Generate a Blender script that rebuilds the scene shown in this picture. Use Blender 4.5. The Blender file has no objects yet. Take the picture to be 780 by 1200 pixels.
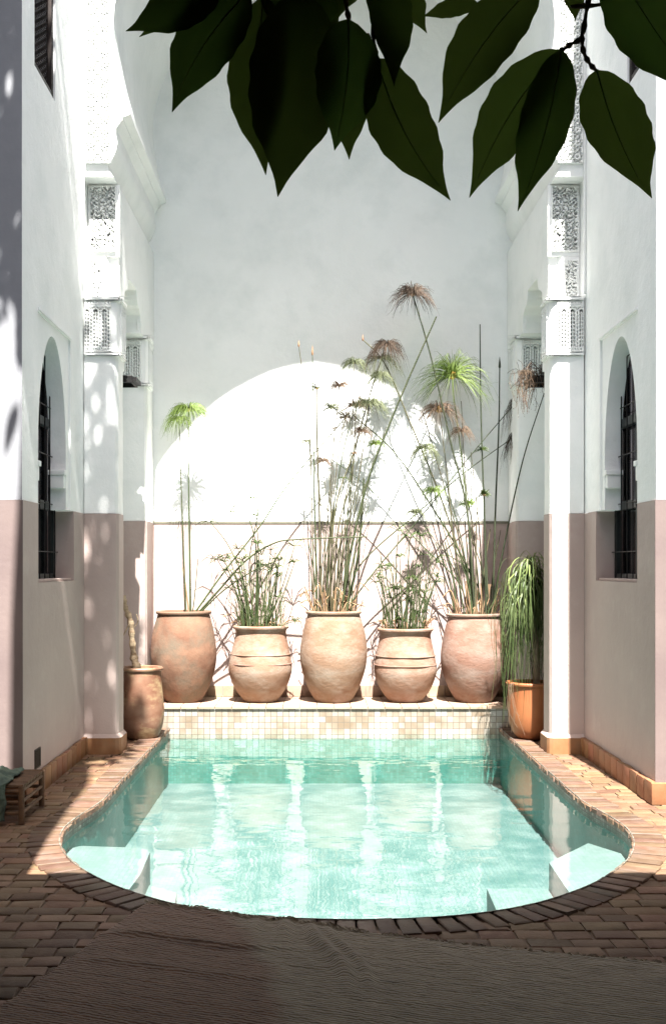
import bpy, bmesh, math, random
from mathutils import Vector, noise
from mathutils.geometry import tessellate_polygon
random.seed(7)
R = random.Random(11)
SC = bpy.context.scene
COL = SC.collection
F, VX, VY, H = 1300.0, 370.0, 662.0, 1.4      # focal (px), vanishing point, eye height
CX = 0.135                                     # centre line of the alcove
ZD = 1.782                                     # top of the mauve dado

def P(px, py, Y):
    s = F / Y
    return Vector(((px - VX) / s, Y, H + (VY - py) / s))
def G(px, py):
    s = (py - VY) / H
    return ((px - VX) / s, F / s)

# ------------------------------------------------------------------ materials
def nt(name):
    m = bpy.data.materials.new(name); m.use_nodes = True
    t = m.node_tree; t.nodes.clear()
    o = t.nodes.new('ShaderNodeOutputMaterial')
    return m, t, o
def N(t, typ, **kw):
    n = t.nodes.new('ShaderNode' + typ)
    for k, v in kw.items():
        if k in n.inputs: n.inputs[k].default_value = v
        else: setattr(n, k, v)
    return n
def rgb(c): return (c[0], c[1], c[2], 1)
def mat(name, c1, c2=None, scale=4, rough=.8, bump=.0, bscale=40, c3=None, scale3=1.2, t3=(.5, .7), detail=6,
        stretch=None, island=0, spec=.3, objvar=0, wave=None, trans=0, bdist=.01):
    m, t, o = nt(name); L = t.links.new
    b = N(t, 'BsdfPrincipled', Roughness=rough)
    b.inputs['Specular IOR Level'].default_value = spec
    tc = N(t, 'TexCoord'); src = tc.outputs['Object']
    if stretch:
        mp = N(t, 'Mapping'); mp.inputs['Scale'].default_value = stretch
        L(src, mp.inputs[0]); src = mp.outputs[0]
    n1 = N(t, 'TexNoise', Scale=scale, Detail=detail, Roughness=.6); L(src, n1.inputs['Vector'])
    mx = N(t, 'MixRGB'); mx.inputs[1].default_value = rgb(c1); mx.inputs[2].default_value = rgb(c2 or c1)
    rp = N(t, 'ValToRGB'); rp.color_ramp.elements[0].position = .35; rp.color_ramp.elements[1].position = .65
    L(n1.outputs[0], rp.inputs[0]); L(rp.outputs[0], mx.inputs[0])
    out = mx.outputs[0]
    if c3:
        n3 = N(t, 'TexNoise', Scale=scale3, Detail=8, Roughness=.65); L(src, n3.inputs['Vector'])
        r3 = N(t, 'ValToRGB'); r3.color_ramp.elements[0].position = t3[0]; r3.color_ramp.elements[1].position = t3[1]
        L(n3.outputs[0], r3.inputs[0])
        m3 = N(t, 'MixRGB'); m3.inputs[2].default_value = rgb(c3); L(out, m3.inputs[1]); L(r3.outputs[0], m3.inputs[0])
        out = m3.outputs[0]
    if island or objvar:
        if island:
            ge = N(t, 'NewGeometry'); rnd = ge.outputs['Random Per Island']; amt = island
        else:
            oi = N(t, 'ObjectInfo'); rnd = oi.outputs['Random']; amt = objvar
        wn = N(t, 'TexWhiteNoise', noise_dimensions='1D'); L(rnd, wn.inputs['W'])
        mr = N(t, 'MapRange'); mr.inputs[3].default_value = 1 - amt; mr.inputs[4].default_value = 1 + amt
        L(wn.outputs[0], mr.inputs[0])
        hs = N(t, 'HueSaturation'); L(out, hs.inputs['Color']); L(mr.outputs[0], hs.inputs['Value'])
        m2 = N(t, 'MapRange'); m2.inputs[3].default_value = .485; m2.inputs[4].default_value = .515
        w2 = N(t, 'TexWhiteNoise', noise_dimensions='1D')
        ad = N(t, 'Math', operation='ADD'); ad.inputs[1].default_value = 3.7; L(rnd, ad.inputs[0]); L(ad.outputs[0], w2.inputs['W'])
        L(w2.outputs[0], m2.inputs[0]); L(m2.outputs[0], hs.inputs['Hue'])
        out = hs.outputs[0]
    L(out, b.inputs['Base Color'])
    if bump:
        nb = N(t, 'TexNoise', Scale=bscale, Detail=8, Roughness=.65); L(src, nb.inputs['Vector'])
        hh = nb.outputs[0]
        if wave:
            wv = N(t, 'TexWave', Scale=wave, Distortion=1.5, Detail=3); wv.inputs['Detail Scale'].default_value = 3
            wv.bands_direction = 'Y'; L(src, wv.inputs['Vector'])
            am = N(t, 'Math', operation='ADD'); L(hh, am.inputs[0]); L(wv.outputs['Fac'], am.inputs[1]); hh = am.outputs[0]
        bp = N(t, 'Bump', Strength=bump, Distance=bdist); L(hh, bp.inputs['Height']); L(bp.outputs[0], b.inputs['Normal'])
    if trans:
        tr = N(t, 'BsdfTranslucent'); L(out, tr.inputs[0])
        mm = N(t, 'MixShader', Fac=trans); L(b.outputs[0], mm.inputs[1]); L(tr.outputs[0], mm.inputs[2]); L(mm.outputs[0], o.inputs[0])
    else:
        L(b.outputs[0], o.inputs[0])
    return m

M = {}
M['plaster'] = mat('plaster', (.885, .89, .87), (.82, .83, .81), 1.1, .75, .5, 6, c3=(.72, .745, .725), scale3=1.7, t3=(.48, .78), bdist=.02)
M['facade'] = mat('facade_shade_grey', (.26, .265, .28), (.22, .225, .24), 2, .75, .3, 8)  # courtyard faces; their shade is put into this darker grey
M['fdado'] = mat('dado_shade_dark', (.17, .13, .12), (.14, .105, .10), 2.2, .6, .3, 9)  # dado on the courtyard faces, shade put in as a darker tone
M['gwall'] = mat('unseen_gallery_wall', (.20, .14, .11), (.16, .11, .09), 2, .8)  # unseen plaster walls, coloured dark to keep bounce off the near floor
M['carved'] = mat('carved_plaster', (.80, .81, .785), (.72, .73, .71), 9, .8, .2, 60, bdist=.003)
M['dado'] = mat('dado_plaster', (.415, .330, .298), (.375, .295, .268), 1.8, .65, .4, 8, c3=(.46, .385, .35), scale3=3, t3=(.55, .85), bdist=.015)
M['stripe'] = mat('dado_stripe', (.16, .15, .11), (.12, .115, .085), 10, .6)
M['mortar'] = mat('mortar', (.12, .085, .06), (.16, .11, .08), 20, .95, .4, 60)
M['brick'] = mat('paving_brick', (.118, .066, .036), (.155, .093, .054), 9, .65, .7, 45, c3=(.08, .038, .02), scale3=5, t3=(.55, .75), island=.28, bdist=.006)
M['coping'] = mat('coping_brick', (.088, .050, .030), (.12, .076, .049), 12, .55, .6, 50, c3=(.09, .065, .05), scale3=6, t3=(.5, .7), island=.22, bdist=.006)
M['skirt'] = mat('skirting_tile', (.21, .088, .042), (.24, .118, .060), 8, .5, .25, 30, c3=(.17, .11, .07), scale3=6, t3=(.5, .8), island=.16, bdist=.005)
M['ledge'] = mat('ledge_tile', (.27, .185, .13), (.33, .24, .175), 7, .6, .3, 40, island=.14, bdist=.005)
M['clay_a'] = mat('pot_clay_pale', (.205, .125, .084), (.16, .085, .054), 3.0, .85, .6, 22, c3=(.25, .19, .15), scale3=4.2, t3=(.45, .7), stretch=(1, 1, 1.8), objvar=.07, bdist=.008)
M['clay_b'] = mat('pot_clay_dusty_dappled', (.11, .052, .031), (.19, .105, .066), 4.5, .85, .6, 22, c3=(.115, .086, .06), scale3=4, t3=(.45, .65), bdist=.008)  # mottled clay, darkened further so the colour carries leaf dapple
M['clay_c'] = mat('pot_clay_streaked', (.20, .115, .075), (.11, .042, .022), 3.4, .5, .2, 20, c3=(.28, .20, .11), scale3=4, t3=(.5, .65), stretch=(1, 1, 1.6), bdist=.006)
M['clay_d'] = mat('pot_clay_orange', (.25, .090, .032), (.215, .072, .026), 5, .55, .15, 25, bdist=.005)
M['soil'] = mat('soil', (.07, .045, .03), (.11, .075, .05), 30, .95, .8, 60)
M['straw'] = mat('dry_straw', (.27, .17, .10), (.19, .11, .06), 15, .85, objvar=.2)
M['stem_g'] = mat('green_stem', (.035, .048, .018), (.052, .064, .027), 6, .6, objvar=.25)
M['stem_d'] = mat('dark_stem', (.025, .033, .017), (.038, .046, .022), 6, .6, objvar=.2)
M['stem_t'] = mat('tan_stem', (.075, .068, .035), (.055, .052, .026), 6, .7, objvar=.2)
M['ray_g'] = mat('lime_ray', (.20, .27, .07), (.15, .22, .055), 6, .6, trans=.4)
M['ray_p'] = mat('pale_ray', (.15, .165, .09), (.12, .14, .07), 6, .7, trans=.3)
M['ray_b'] = mat('brown_ray', (.07, .05, .036), (.11, .075, .052), 6, .8, trans=.2)
M['ray_t'] = mat('tan_ray', (.16, .115, .075), (.12, .075, .05), 6, .8, trans=.2)
M['heart'] = mat('flower_heart', (.62, .40, .07), (.55, .28, .06), 30, .7)
M['heart_b'] = mat('dry_heart', (.22, .13, .07), (.28, .17, .1), 30, .8)
M['sedge'] = mat('sedge_leaf', (.040, .066, .015), (.065, .09, .024), 6, .5, objvar=.3, trans=.25)
M['pony'] = mat('drooping_leaf', (.045, .070, .022), (.085, .11, .042), 3, .45, island=.45, trans=.15)
M['ponytop'] = mat('young_leaf', (.17, .20, .075), (.13, .17, .05), 6, .5, island=.2, trans=.25)
M['bark'] = mat('bark', (.20, .16, .11), (.12, .09, .06), 12, .9, .8, 30)
M['bark_p'] = mat('pale_bark', (.42, .33, .22), (.22, .15, .09), 16, .9, .8, 30, stretch=(1, 1, 2))
M['leaf'] = mat('glossy_leaf', (.062, .108, .018), (.082, .135, .024), 5, .38, .35, 40, spec=.35, objvar=.35, trans=.42, bdist=.002)
M['leafvein'] = mat('leaf_vein', (.12, .17, .05), None, 5, .5)
M['iron'] = mat('black_iron', (.004, .004, .004), (.007, .006, .006), 20, .5, .2, 60)
M['wood_d'] = mat('dark_wood', (.012, .008, .006), (.02, .012, .009), 20, .55, .4, 40, stretch=(1, 1, .2))
M['frame'] = mat('grey_window_frame', (.022, .028, .028), (.018, .022, .022), 20, .5)
M['rattan'] = mat('rattan', (.11, .06, .03), (.065, .035, .018), 20, .6, .4, 60)
M['towel'] = mat('green_cloth', (.07, .105, .085), (.10, .12, .085), 18, .95, .8, 120, c3=(.045, .065, .052), scale3=14, t3=(.45, .6))
def glassmat():
    m, t, o = nt('window_glass'); b = N(t, 'BsdfPrincipled', Roughness=.12)
    b.inputs['Base Color'].default_value = (.003, .003, .004, 1); t.links.new(b.outputs[0], o.inputs[0]); return m
M['glass'] = glassmat()

def tilemat(name, c1, c2, c3, mortar, w, h, msize=.004, rough=.35, vary=.5):
    m, t, o = nt(name); L = t.links.new
    tc = N(t, 'TexCoord'); geo = N(t, 'NewGeometry')
    # choose the plane from the surface's own normal so the grid is square on every face
    sp = N(t, 'SeparateXYZ'); L(tc.outputs['Object'], sp.inputs[0])
    sn = N(t, 'SeparateXYZ'); L(geo.outputs['True Normal'], sn.inputs[0])
    ax = N(t, 'Math', operation='ABSOLUTE'); L(sn.outputs[0], ax.inputs[0])
    az = N(t, 'Math', operation='ABSOLUTE'); L(sn.outputs[2], az.inputs[0])
    gx = N(t, 'Math', operation='GREATER_THAN'); gx.inputs[1].default_value = .7; L(ax.outputs[0], gx.inputs[0])
    gz = N(t, 'Math', operation='GREATER_THAN'); gz.inputs[1].default_value = .7; L(az.outputs[0], gz.inputs[0])
    u = N(t, 'Mix', data_type='FLOAT'); L(gx.outputs[0], u.inputs[0]); L(sp.outputs[0], u.inputs[2]); L(sp.outputs[1], u.inputs[3])
    v = N(t, 'Mix', data_type='FLOAT'); L(gz.outputs[0], v.inputs[0]); L(sp.outputs[2], v.inputs[2]); L(sp.outputs[1], v.inputs[3])
    cb = N(t, 'CombineXYZ'); L(u.outputs[0], cb.inputs[0]); L(v.outputs[0], cb.inputs[1])
    br = N(t, 'TexBrick'); br.offset = 0; br.inputs['Scale'].default_value = 1
    br.inputs['Mortar Size'].default_value = msize; br.inputs['Brick Width'].default_value = w; br.inputs['Row Height'].default_value = h
    br.inputs['Color1'].default_value = (0, 0, 0, 1); br.inputs['Color2'].default_value = (1, 1, 1, 1); br.inputs['Mortar'].default_value = (.5, .5, .5, 1)
    br.inputs['Mortar Smooth'].default_value = .3
    L(cb.outputs[0], br.inputs['Vector'])
    ns = N(t, 'TexNoise', Scale=3.5, Detail=3); L(cb.outputs[0], ns.inputs['Vector'])
    ml = N(t, 'MapRange'); ml.inputs[1].default_value = .35; ml.inputs[2].default_value = .65; L(ns.outputs[0], ml.inputs[0])
    mm = N(t, 'MixRGB', Fac=vary); L(ml.outputs[0], mm.inputs[1]); L(br.outputs['Color'], mm.inputs[2])
    rp = N(t, 'ValToRGB'); e = rp.color_ramp.elements; e[0].color = rgb(c1); e[1].color = rgb(c3); e[0].position = .15; e[1].position = .85
    k = e.new(.5); k.color = rgb(c2)
    L(mm.outputs[0], rp.inputs[0])
    mx = N(t, 'MixRGB'); L(br.outputs['Fac'], mx.inputs[0]); L(rp.outputs[0], mx.inputs[1]); mx.inputs[2].default_value = rgb(mortar)
    b = N(t, 'BsdfPrincipled', Roughness=rough); L(mx.outputs[0], b.inputs['Base Color'])
    bp = N(t, 'Bump', Strength=.4, Distance=.003); bp.invert = True; L(br.outputs['Fac'], bp.inputs['Height']); L(bp.outputs[0], b.inputs['Normal'])
    L(b.outputs[0], o.inputs[0]); return m
M['mosaic'] = tilemat('ledge_mosaic', (.155, .115, .078), (.225, .195, .155), (.30, .295, .275), (.115, .09, .068), .052, .052, .003)
M['pooltile'] = tilemat('pool_mosaic', (.030, .135, .108), (.045, .165, .135), (.075, .21, .18), (.055, .135, .12), .025, .025, .0016, .4, .45)
M['band'] = tilemat('waterline_tile', (.09, .075, .055), (.15, .135, .105), (.22, .21, .18), (.06, .05, .04), .03, .022, .003, .5, .7)
M['poolfloor'] = tilemat('pool_floor', (.062, .106, .102), (.092, .128, .124), (.140, .165, .162), (.062, .09, .086), .025, .025, .0012, .5, .3)
M['step'] = tilemat('pool_step', (.125, .15, .142), (.15, .172, .165), (.18, .195, .188), (.10, .125, .118), .025, .025, .0012, .5, .5)
def watermat():
    m, t, o = nt('water'); L = t.links.new
    fr = N(t, 'Fresnel', IOR=1.33); gl = N(t, 'BsdfGlossy', Roughness=.0); tr = N(t, 'BsdfTransparent')
    gl.inputs[0].default_value = (1, 1, 1, 1); tr.inputs[0].default_value = (.83, .965, .945, 1)
    tc = N(t, 'TexCoord'); mp = N(t, 'Mapping'); mp.inputs['Scale'].default_value = (1.0, 1.8, 1); L(tc.outputs['Object'], mp.inputs[0])
    n = N(t, 'TexNoise', Scale=2.6, Detail=2.5, Roughness=.45); L(mp.outputs[0], n.inputs['Vector'])
    bp = N(t, 'Bump', Strength=.5, Distance=.010); L(n.outputs[0], bp.inputs['Height'])
    L(bp.outputs[0], gl.inputs['Normal']); L(bp.outputs[0], fr.inputs['Normal'])
    mx = N(t, 'MixShader'); L(fr.outputs[0], mx.inputs[0]); L(tr.outputs[0], mx.inputs[1]); L(gl.outputs[0], mx.inputs[2]); L(mx.outputs[0], o.inputs[0])
    return m
M['water'] = watermat()

# ------------------------------------------------------------------ builders
def tag(o, label=None, cat=None, group=None, kind=None):
    if label: o['label'] = label
    if cat: o['category'] = cat
    if group: o['group'] = group
    if kind: o['kind'] = kind
    return o
def thing(name, label, cat, loc=(0, 0, 0), group=None):
    o = bpy.data.objects.new(name, None); COL.objects.link(o); o.location = loc; o.empty_display_size = .1
    return tag(o, label, cat, group)
def link(name, bm, material, parent=None, smooth=None, wn=True):
    me = bpy.data.meshes.new(name)
    if wn: bmesh.ops.recalc_face_normals(bm, faces=bm.faces)
    bm.to_mesh(me); bm.free()
    mats = material if isinstance(material, (list, tuple)) else [material]
    for m in mats: me.materials.append(m)
    if smooth is not None:
        for p in me.polygons: p.use_smooth = True
        me.set_sharp_from_angle(angle=math.radians(smooth))
    o = bpy.data.objects.new(name, me); COL.objects.link(o)
    if parent:
        o.parent = parent
        off = Vector(parent.location)
        p = parent.parent
        while p: off += Vector(p.location); p = p.parent
        for v in me.vertices: v.co -= off
    return o
def box(bm, x0, x1, y0, y1, z0, z1, bev=0, mi=0):
    vs = [bm.verts.new((x, y, z)) for x in (x0, x1) for y in (y0, y1) for z in (z0, z1)]
    q = [(0, 1, 3, 2), (4, 6, 7, 5), (0, 4, 5, 1), (2, 3, 7, 6), (0, 2, 6, 4), (1, 5, 7, 3)]
    fs = [bm.faces.new([vs[i] for i in f]) for f in q]
    for f in fs: f.material_index = mi
    if bev:
        es = list({e for f in fs for e in f.edges})
        bmesh.ops.bevel(bm, geom=es, offset=bev, segments=2, affect='EDGES', profile=.6)
    return vs
def prism(bm, poly, fn, w0, w1, caps=(True, True), mi=0):
    """poly: 2D points, fn(u,v,w)->xyz"""
    a = [bm.verts.new(fn(u, v, w0)) for u, v in poly]; b = [bm.verts.new(fn(u, v, w1)) for u, v in poly]
    n = len(poly)
    for i in range(n):
        j = (i + 1) % n
        f = bm.faces.new((a[i], a[j], b[j], b[i])); f.material_index = mi
    tri = tessellate_polygon([[Vector((u, v, 0)) for u, v in poly]])
    for c, lst in zip(caps, (a, b)):
        if c:
            for t in tri:
                try: bm.faces.new([lst[i] for i in t]).material_index = mi
                except ValueError: pass
def tube(bm, pts, rad, n=6, cap=True):
    """pts: list of Vector; rad: float or list"""
    pts = [Vector(p) for p in pts]
    rs = rad if isinstance(rad, (list, tuple)) else [rad] * len(pts)
    rings = []
    up = Vector((0, 1, .13)).normalized()
    for i, p in enumerate(pts):
        d = (pts[min(i + 1, len(pts) - 1)] - pts[max(i - 1, 0)]).normalized()
        a = d.cross(up)
        if a.length < .05: a = d.cross(Vector((1, 0, 0)))
        a.normalize(); b = d.cross(a)
        rings.append([bm.verts.new(p + (a * math.cos(2 * math.pi * k / n) + b * math.sin(2 * math.pi * k / n)) * rs[i]) for k in range(n)])
    for r0, r1 in zip(rings, rings[1:]):
        for k in range(n):
            bm.faces.new((r0[k], r0[(k + 1) % n], r1[(k + 1) % n], r1[k]))
    if cap and n > 2:
        bm.faces.new(rings[0]); bm.faces.new(rings[-1])
def smoothline(pts, n=5):
    """Catmull-Rom through the points"""
    pts = [Vector(p) for p in pts]
    if len(pts) < 3: return [pts[0].lerp(pts[-1], k / n) for k in range(n + 1)]
    ext = [pts[0] * 2 - pts[1]] + pts + [pts[-1] * 2 - pts[-2]]
    out = []
    for i in range(1, len(ext) - 2):
        p0, p1, p2, p3 = ext[i - 1:i + 3]
        for k in range(n):
            t = k / n
            out.append(.5 * ((2 * p1) + (p2 - p0) * t + (2 * p0 - 5 * p1 + 4 * p2 - p3) * t * t + (3 * p1 - p0 - 3 * p2 + p3) * t ** 3))
    out.append(pts[-1]); return out
def lathe(bm, prof, c, n=48, wob=0, seed=0):
    rings = []
    for r, z in prof:
        ring = []
        for k in range(n):
            a = 2 * math.pi * k / n
            rr = r * (1 + wob * noise.noise(Vector((math.cos(a) * 1.3, math.sin(a) * 1.3, z * 2 + seed * 7))))
            ring.append(bm.verts.new((c[0] + rr * math.cos(a), c[1] + rr * math.sin(a), c[2] + z)))
        rings.append(ring)
    for r0, r1 in zip(rings, rings[1:]):
        for k in range(n):
            bm.faces.new((r0[k], r0[(k + 1) % n], r1[(k + 1) % n], r1[k]))
    bm.faces.new(rings[0]); 
    return rings
def sx(side, u):           # side -1 left, +1 right: distance from the centre line to world x
    return CX + side * u
def carved(bm, side, u0, u1, z0, z1, Y, fn, depth=.012, res=.0045, face='front', U=None):
    """relief panel; face 'front' looks at -Y, 'inner' looks at the centre line at u=U (then u0,u1 are Y)"""
    nu = max(3, int((u1 - u0) / res)); nv = max(3, int((z1 - z0) / res))
    g = []
    for j in range(nv + 1):
        row = []
        for i in range(nu + 1):
            a = u0 + (u1 - u0) * i / nu; z = z0 + (z1 - z0) * j / nv
            edge = min(i, nu - i, j, nv - j)
            h = fn(a - (u0 + u1) / 2, z - z0, u1 - u0, z1 - z0) if edge > 1 else 0
            d = -depth * h
            if edge == 0: d = .006 + depth          # turn the rim back into the wall
            if face == 'front': co = (sx(side, a), Y - depth * (0 if edge == 0 else 1) + (depth * h if edge else .004), z)
            else: co = (sx(side, U - depth * (0 if edge == 0 else 1) + (depth * h if edge else .004)), a, z)
            row.append(bm.verts.new(co))
        g.append(row)
    for j in range(nv):
        for i in range(nu):
            bm.faces.new((g[j][i], g[j][i + 1], g[j + 1][i + 1], g[j + 1][i]))
def sst(a, b, x):
    t = max(0, min(1, (x - a) / (b - a))); return t * t * (3 - 2 * t)
def fret(x, z, w, h):                      # pierced star lattice: deep where the holes are
    if abs(x) > w / 2 - .012: return 0
    T = .098; tx = ((x + 5 * T) % T) - T / 2; tz = (z % T) - T / 2
    d = min(math.hypot(tx, tz), math.hypot(abs(tx) - T / 2, abs(tz) - T / 2) + .001)
    a = math.atan2(tz, tx); rr_ = math.hypot(tx, tz); k = math.pi / 4
    ph = (a + k / 2) % k - k / 2
    d = min(d, math.hypot(rr_ * math.cos(ph) - .030, rr_ * math.sin(ph) * 1.0), math.hypot(rr_ - .047, (((a + k) % k) - k / 2) * rr_))
    sz = .0085 + .003 * noise.noise(Vector((x * 40, z * 40, 2)))
    g = 1 - sst(sz * .6, sz * 1.15, d)
    line = .35 * (1 - sst(.001, .0035, abs(rr_ - .038)))
    return max(g, line)
def arab(x, z, w, h):                      # scrolling stems and leaves
    if abs(x) > w / 2 - .012 or z < .012 or z > h - .012: return 0
    q = Vector((x * 34, z * 34, 5)); q2 = Vector((noise.noise(q), noise.noise(q + Vector((9, 3, 1))), 0)) * 1.1
    a = (x * 210 + q2.x * 3.6); b = (z * 190 + q2.y * 3.6)
    v = math.sin(a) * math.sin(b) + .35 * math.sin(a * .5 + b)
    return sst(-.05, .22, v)
def palm(x, z, w, h):                      # upright interlaced arches on the capitals
    p = .064; t = abs(((x + 10) / p) % 1 - .5) * p         # distance from an arch's axis
    zz = z / h
    if zz < .1 or zz > .93: return .8 if (abs(((x + 10) / .022) % 1 - .5) > .27 and (.03 < zz < .075 or .95 < zz < .985)) else 0
    top = h * .88 - .03
    d = abs(t - .022) if z < top else abs(math.hypot(t, z - top) - .022)
    base = 1 if d > .0055 else 0
    if t < .004 and z < top: base = 0
    if z > top and math.hypot(t, z - top) > .034: base = .3
    if abs(((z + t * .6) / .028) % 1 - .5) < .17 and t > .006: base *= .25
    return base

# ------------------------------------------------------------------ ground, pool
def pool_outline(grow=0, n=5):
    hw = [(1.415, 9.49), (1.415, 8.5), (1.415, 7.5), (1.415, 6.75), (1.425, 6.48), (1.462, 6.22), (1.487, 5.98), (1.482, 5.78), (1.43, 5.52), (1.31, 5.22),
          (1.12, 4.92), (.90, 4.68), (.66, 4.50), (.36, 4.385), (0, 4.345)]
    c = .155
    right = [Vector((c + h, y, 0)) for h, y in hw]; left = [Vector((c - h, y, 0)) for h, y in hw[:-1]]
    pts = smoothline(right + left[::-1], n)
    if grow:
        out = []
        for i, p in enumerate(pts):
            a = pts[max(i - 1, 0)]; b = pts[min(i + 1, len(pts) - 1)]
            d = (b - a).normalized(); nn = Vector((-d.y, d.x, 0))      # outward (travel runs right side down, then left side up)
            out.append(p - nn * grow * (1 if True else 0))
        return out
    return pts
OUT = pool_outline()
test = pool_outline(.1)
GROW = 1 if max(p.x for p in test) > max(p.x for p in OUT) else -1
def inside(x, y, poly):
    c = False; n = len(poly)
    for i in range(n):
        a, b = poly[i], poly[(i + 1) % n]
        if (a.y > y) != (b.y > y) and x < (b.x - a.x) * (y - a.y) / (b.y - a.y) + a.x: c = not c
    return c
BIG = pool_outline(.085 * GROW)

# base slab with the pool opening
bm = bmesh.new()
o2 = [(-9, -6), (9, -6), (9, 14), (-9, 14)]
hole = [(p.x, p.y) for p in pool_outline(.03 * GROW)]
loops = [[Vector((x, y, 0)) for x, y in o2], [Vector((x, y, 0)) for x, y in hole]]
allp = o2 + hole
vs = [bm.verts.new((x, y, -.008)) for x, y in allp]
for t in tessellate_polygon(loops):
    bm.faces.new([vs[i] for i in t])
tag(link('ground', bm, M['mortar']), 'sandy mortar bed under the brick paving', kind='structure')

# brick paving: every brick is real geometry
bm = bmesh.new()
def brick(bm, c, ang, l, w, h, top, rr=R):
    ca, sa = math.cos(ang), math.sin(ang)
    tiltx, tilty = rr.uniform(-.012, .012), rr.uniform(-.012, .012); b = .006
    pts = []
    for (hx, hy, zz) in ((l / 2, w / 2, -.02), (l / 2, w / 2, top - .004), (l / 2 - b, w / 2 - b, top)):
        ring = []
        for qx, qy in ((-1, -1), (1, -1), (1, 1), (-1, 1)):
            x, y = qx * hx + rr.uniform(-.004, .004), qy * hy + rr.uniform(-.004, .004)
            ring.append(bm.verts.new((c[0] + x * ca - y * sa, c[1] + x * sa + y * ca, zz + x * tiltx + y * tilty)))
        pts.append(ring)
    for r0, r1 in zip(pts, pts[1:]):
        for k in range(4): bm.faces.new((r0[k], r0[(k + 1) % 4], r1[(k + 1) % 4], r1[k]))
    bm.faces.new(pts[-1])
row = 0; y = 2.2
while y < 9.5:
    x = -2.9 + (row % 2) * .095 + R.uniform(-.02, .02)
    while x < 3.2:
        l = R.choice((.15, .14, .165, .13, .12, .15))
        cxm = x + l / 2
        xi = inside(cxm, y, BIG) or inside(cxm - l * .42, y, BIG) and inside(cxm + l * .42, y, BIG)
        if not xi and not (y > 6.8 and (cxm < -1.78 or cxm > 2.05)) and not (y > 9.47):
            brick(bm, (cxm, y), R.uniform(-.035, .035), l - .008, .088, .03, R.uniform(-.003, .004))
        x += l
    y += .0955; row += 1
tag(link('paving', bm, M['brick'], smooth=40), 'brown handmade brick paving', kind='structure')

pool = thing('swimming_pool', 'turquoise keyhole shaped plunge pool sunk in the brick floor', 'pool', (.155, 6.9, 0))
ZF = -.47
bm = bmesh.new()
a = [bm.verts.new((p.x, p.y, -.072)) for p in OUT]; b = [bm.verts.new((p.x, p.y, ZF)) for p in OUT]
for i in range(len(OUT) - 1): bm.faces.new((a[i], a[i + 1], b[i + 1], b[i]))
rimb = bmesh.new(); IN = pool_outline(-.006 * GROW)
a = [rimb.verts.new((p.x, p.y, .012)) for p in OUT]; c_ = [rimb.verts.new((p.x, p.y, .012)) for p in IN]; b = [rimb.verts.new((p.x, p.y, -.075)) for p in IN]; d_ = [rimb.verts.new((p.x, p.y, -.075)) for p in OUT]
for i in range(len(OUT) - 1):
    for q0, q1 in ((a, c_), (c_, b), (b, d_)): rimb.faces.new((q0[i], q0[i + 1], q1[i + 1], q1[i]))
link('waterline_band', rimb, M['band'], pool, smooth=30, wn=False)
link('basin_wall', bm, M['pooltile'], pool, smooth=30, wn=False)
bm = bmesh.new(); ring = pool_outline(.01 * GROW)
vs = [bm.verts.new((p.x, p.y, ZF)) for p in ring]
for t in tessellate_polygon([[Vector((p.x, p.y, 0)) for p in ring]]): bm.faces.new([vs[i] for i in t])
link('basin_floor', bm, M['poolfloor'], pool)
# coping: radial bricks following the rim
bm = bmesh.new()
full = pool_outline(0, 24)
acc = 0; last = full[0]; pos = []
for p, q in zip(full, full[1:]):
    acc += (q - p).length
    if acc > .074:
        acc = 0; pos.append(((p + q) / 2, (q - p).normalized()))
for p, d in pos:
    if p.y > 9.44: continue
    nn = Vector((-d.y, d.x, 0)) * -GROW
    c = p + nn * .070
    brick(bm, (c.x, c.y), math.atan2(nn.y, nn.x), .165 + R.uniform(-.006, .012), .068, .03, .0085 + R.uniform(-.002, .003))
link('coping', bm, M['coping'], pool, smooth=40)
# underwater steps in both corners
for nm, pts, z in (('step', [(-1.335, 6.0), (-1.28, 6.06), (-.95, 6.02), (-.885, 5.93), (-.87, 5.5), (-.90, 4.85), (-1.12, 5.14), (-1.32, 5.6)], -.135),
                   ('step', [(-.895, 5.9), (-.72, 5.75), (-.66, 4.85), (-.895, 5.0)], -.30),
                   ('step', [(1.20, 5.72), (1.50, 6.12), (1.62, 5.9), (1.60, 5.6), (1.42, 5.22), (1.18, 5.0)], -.135),
                   ('step', [(.88, 5.72), (1.195, 5.72), (1.195, 5.0), (.92, 4.8), (.86, 4.85)], -.27)):
    bm = bmesh.new(); prism(bm, pts, lambda u, v, w: (u, v, w), ZF, z)
    bmesh.ops.bevel(bm, geom=[e for e in bm.edges if all(abs(v.co.z - z) < 1e-4 for v in e.verts) and len(e.link_faces) == 2 and e.calc_face_angle() > .5], offset=.035, segments=4, affect='EDGES')
    link(nm, bm, M['step'], pool, smooth=40)
bm = bmesh.new()
ring = pool_outline(-.001 * GROW)
vs = [bm.verts.new((p.x, p.y, -.05)) for p in ring]
for t in tessellate_polygon([[Vector((p.x, p.y, 0)) for p in ring]]): bm.faces.new([vs[i] for i in t])
bmesh.ops.recalc_face_normals(bm, faces=bm.faces)
if sum(f.normal.z for f in bm.faces) < 0: bmesh.ops.reverse_faces(bm, faces=bm.faces)
tag(link('water', bm, M['water'], wn=False), 'clear turquoise pool water mirroring the clay pots', kind='structure')

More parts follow.
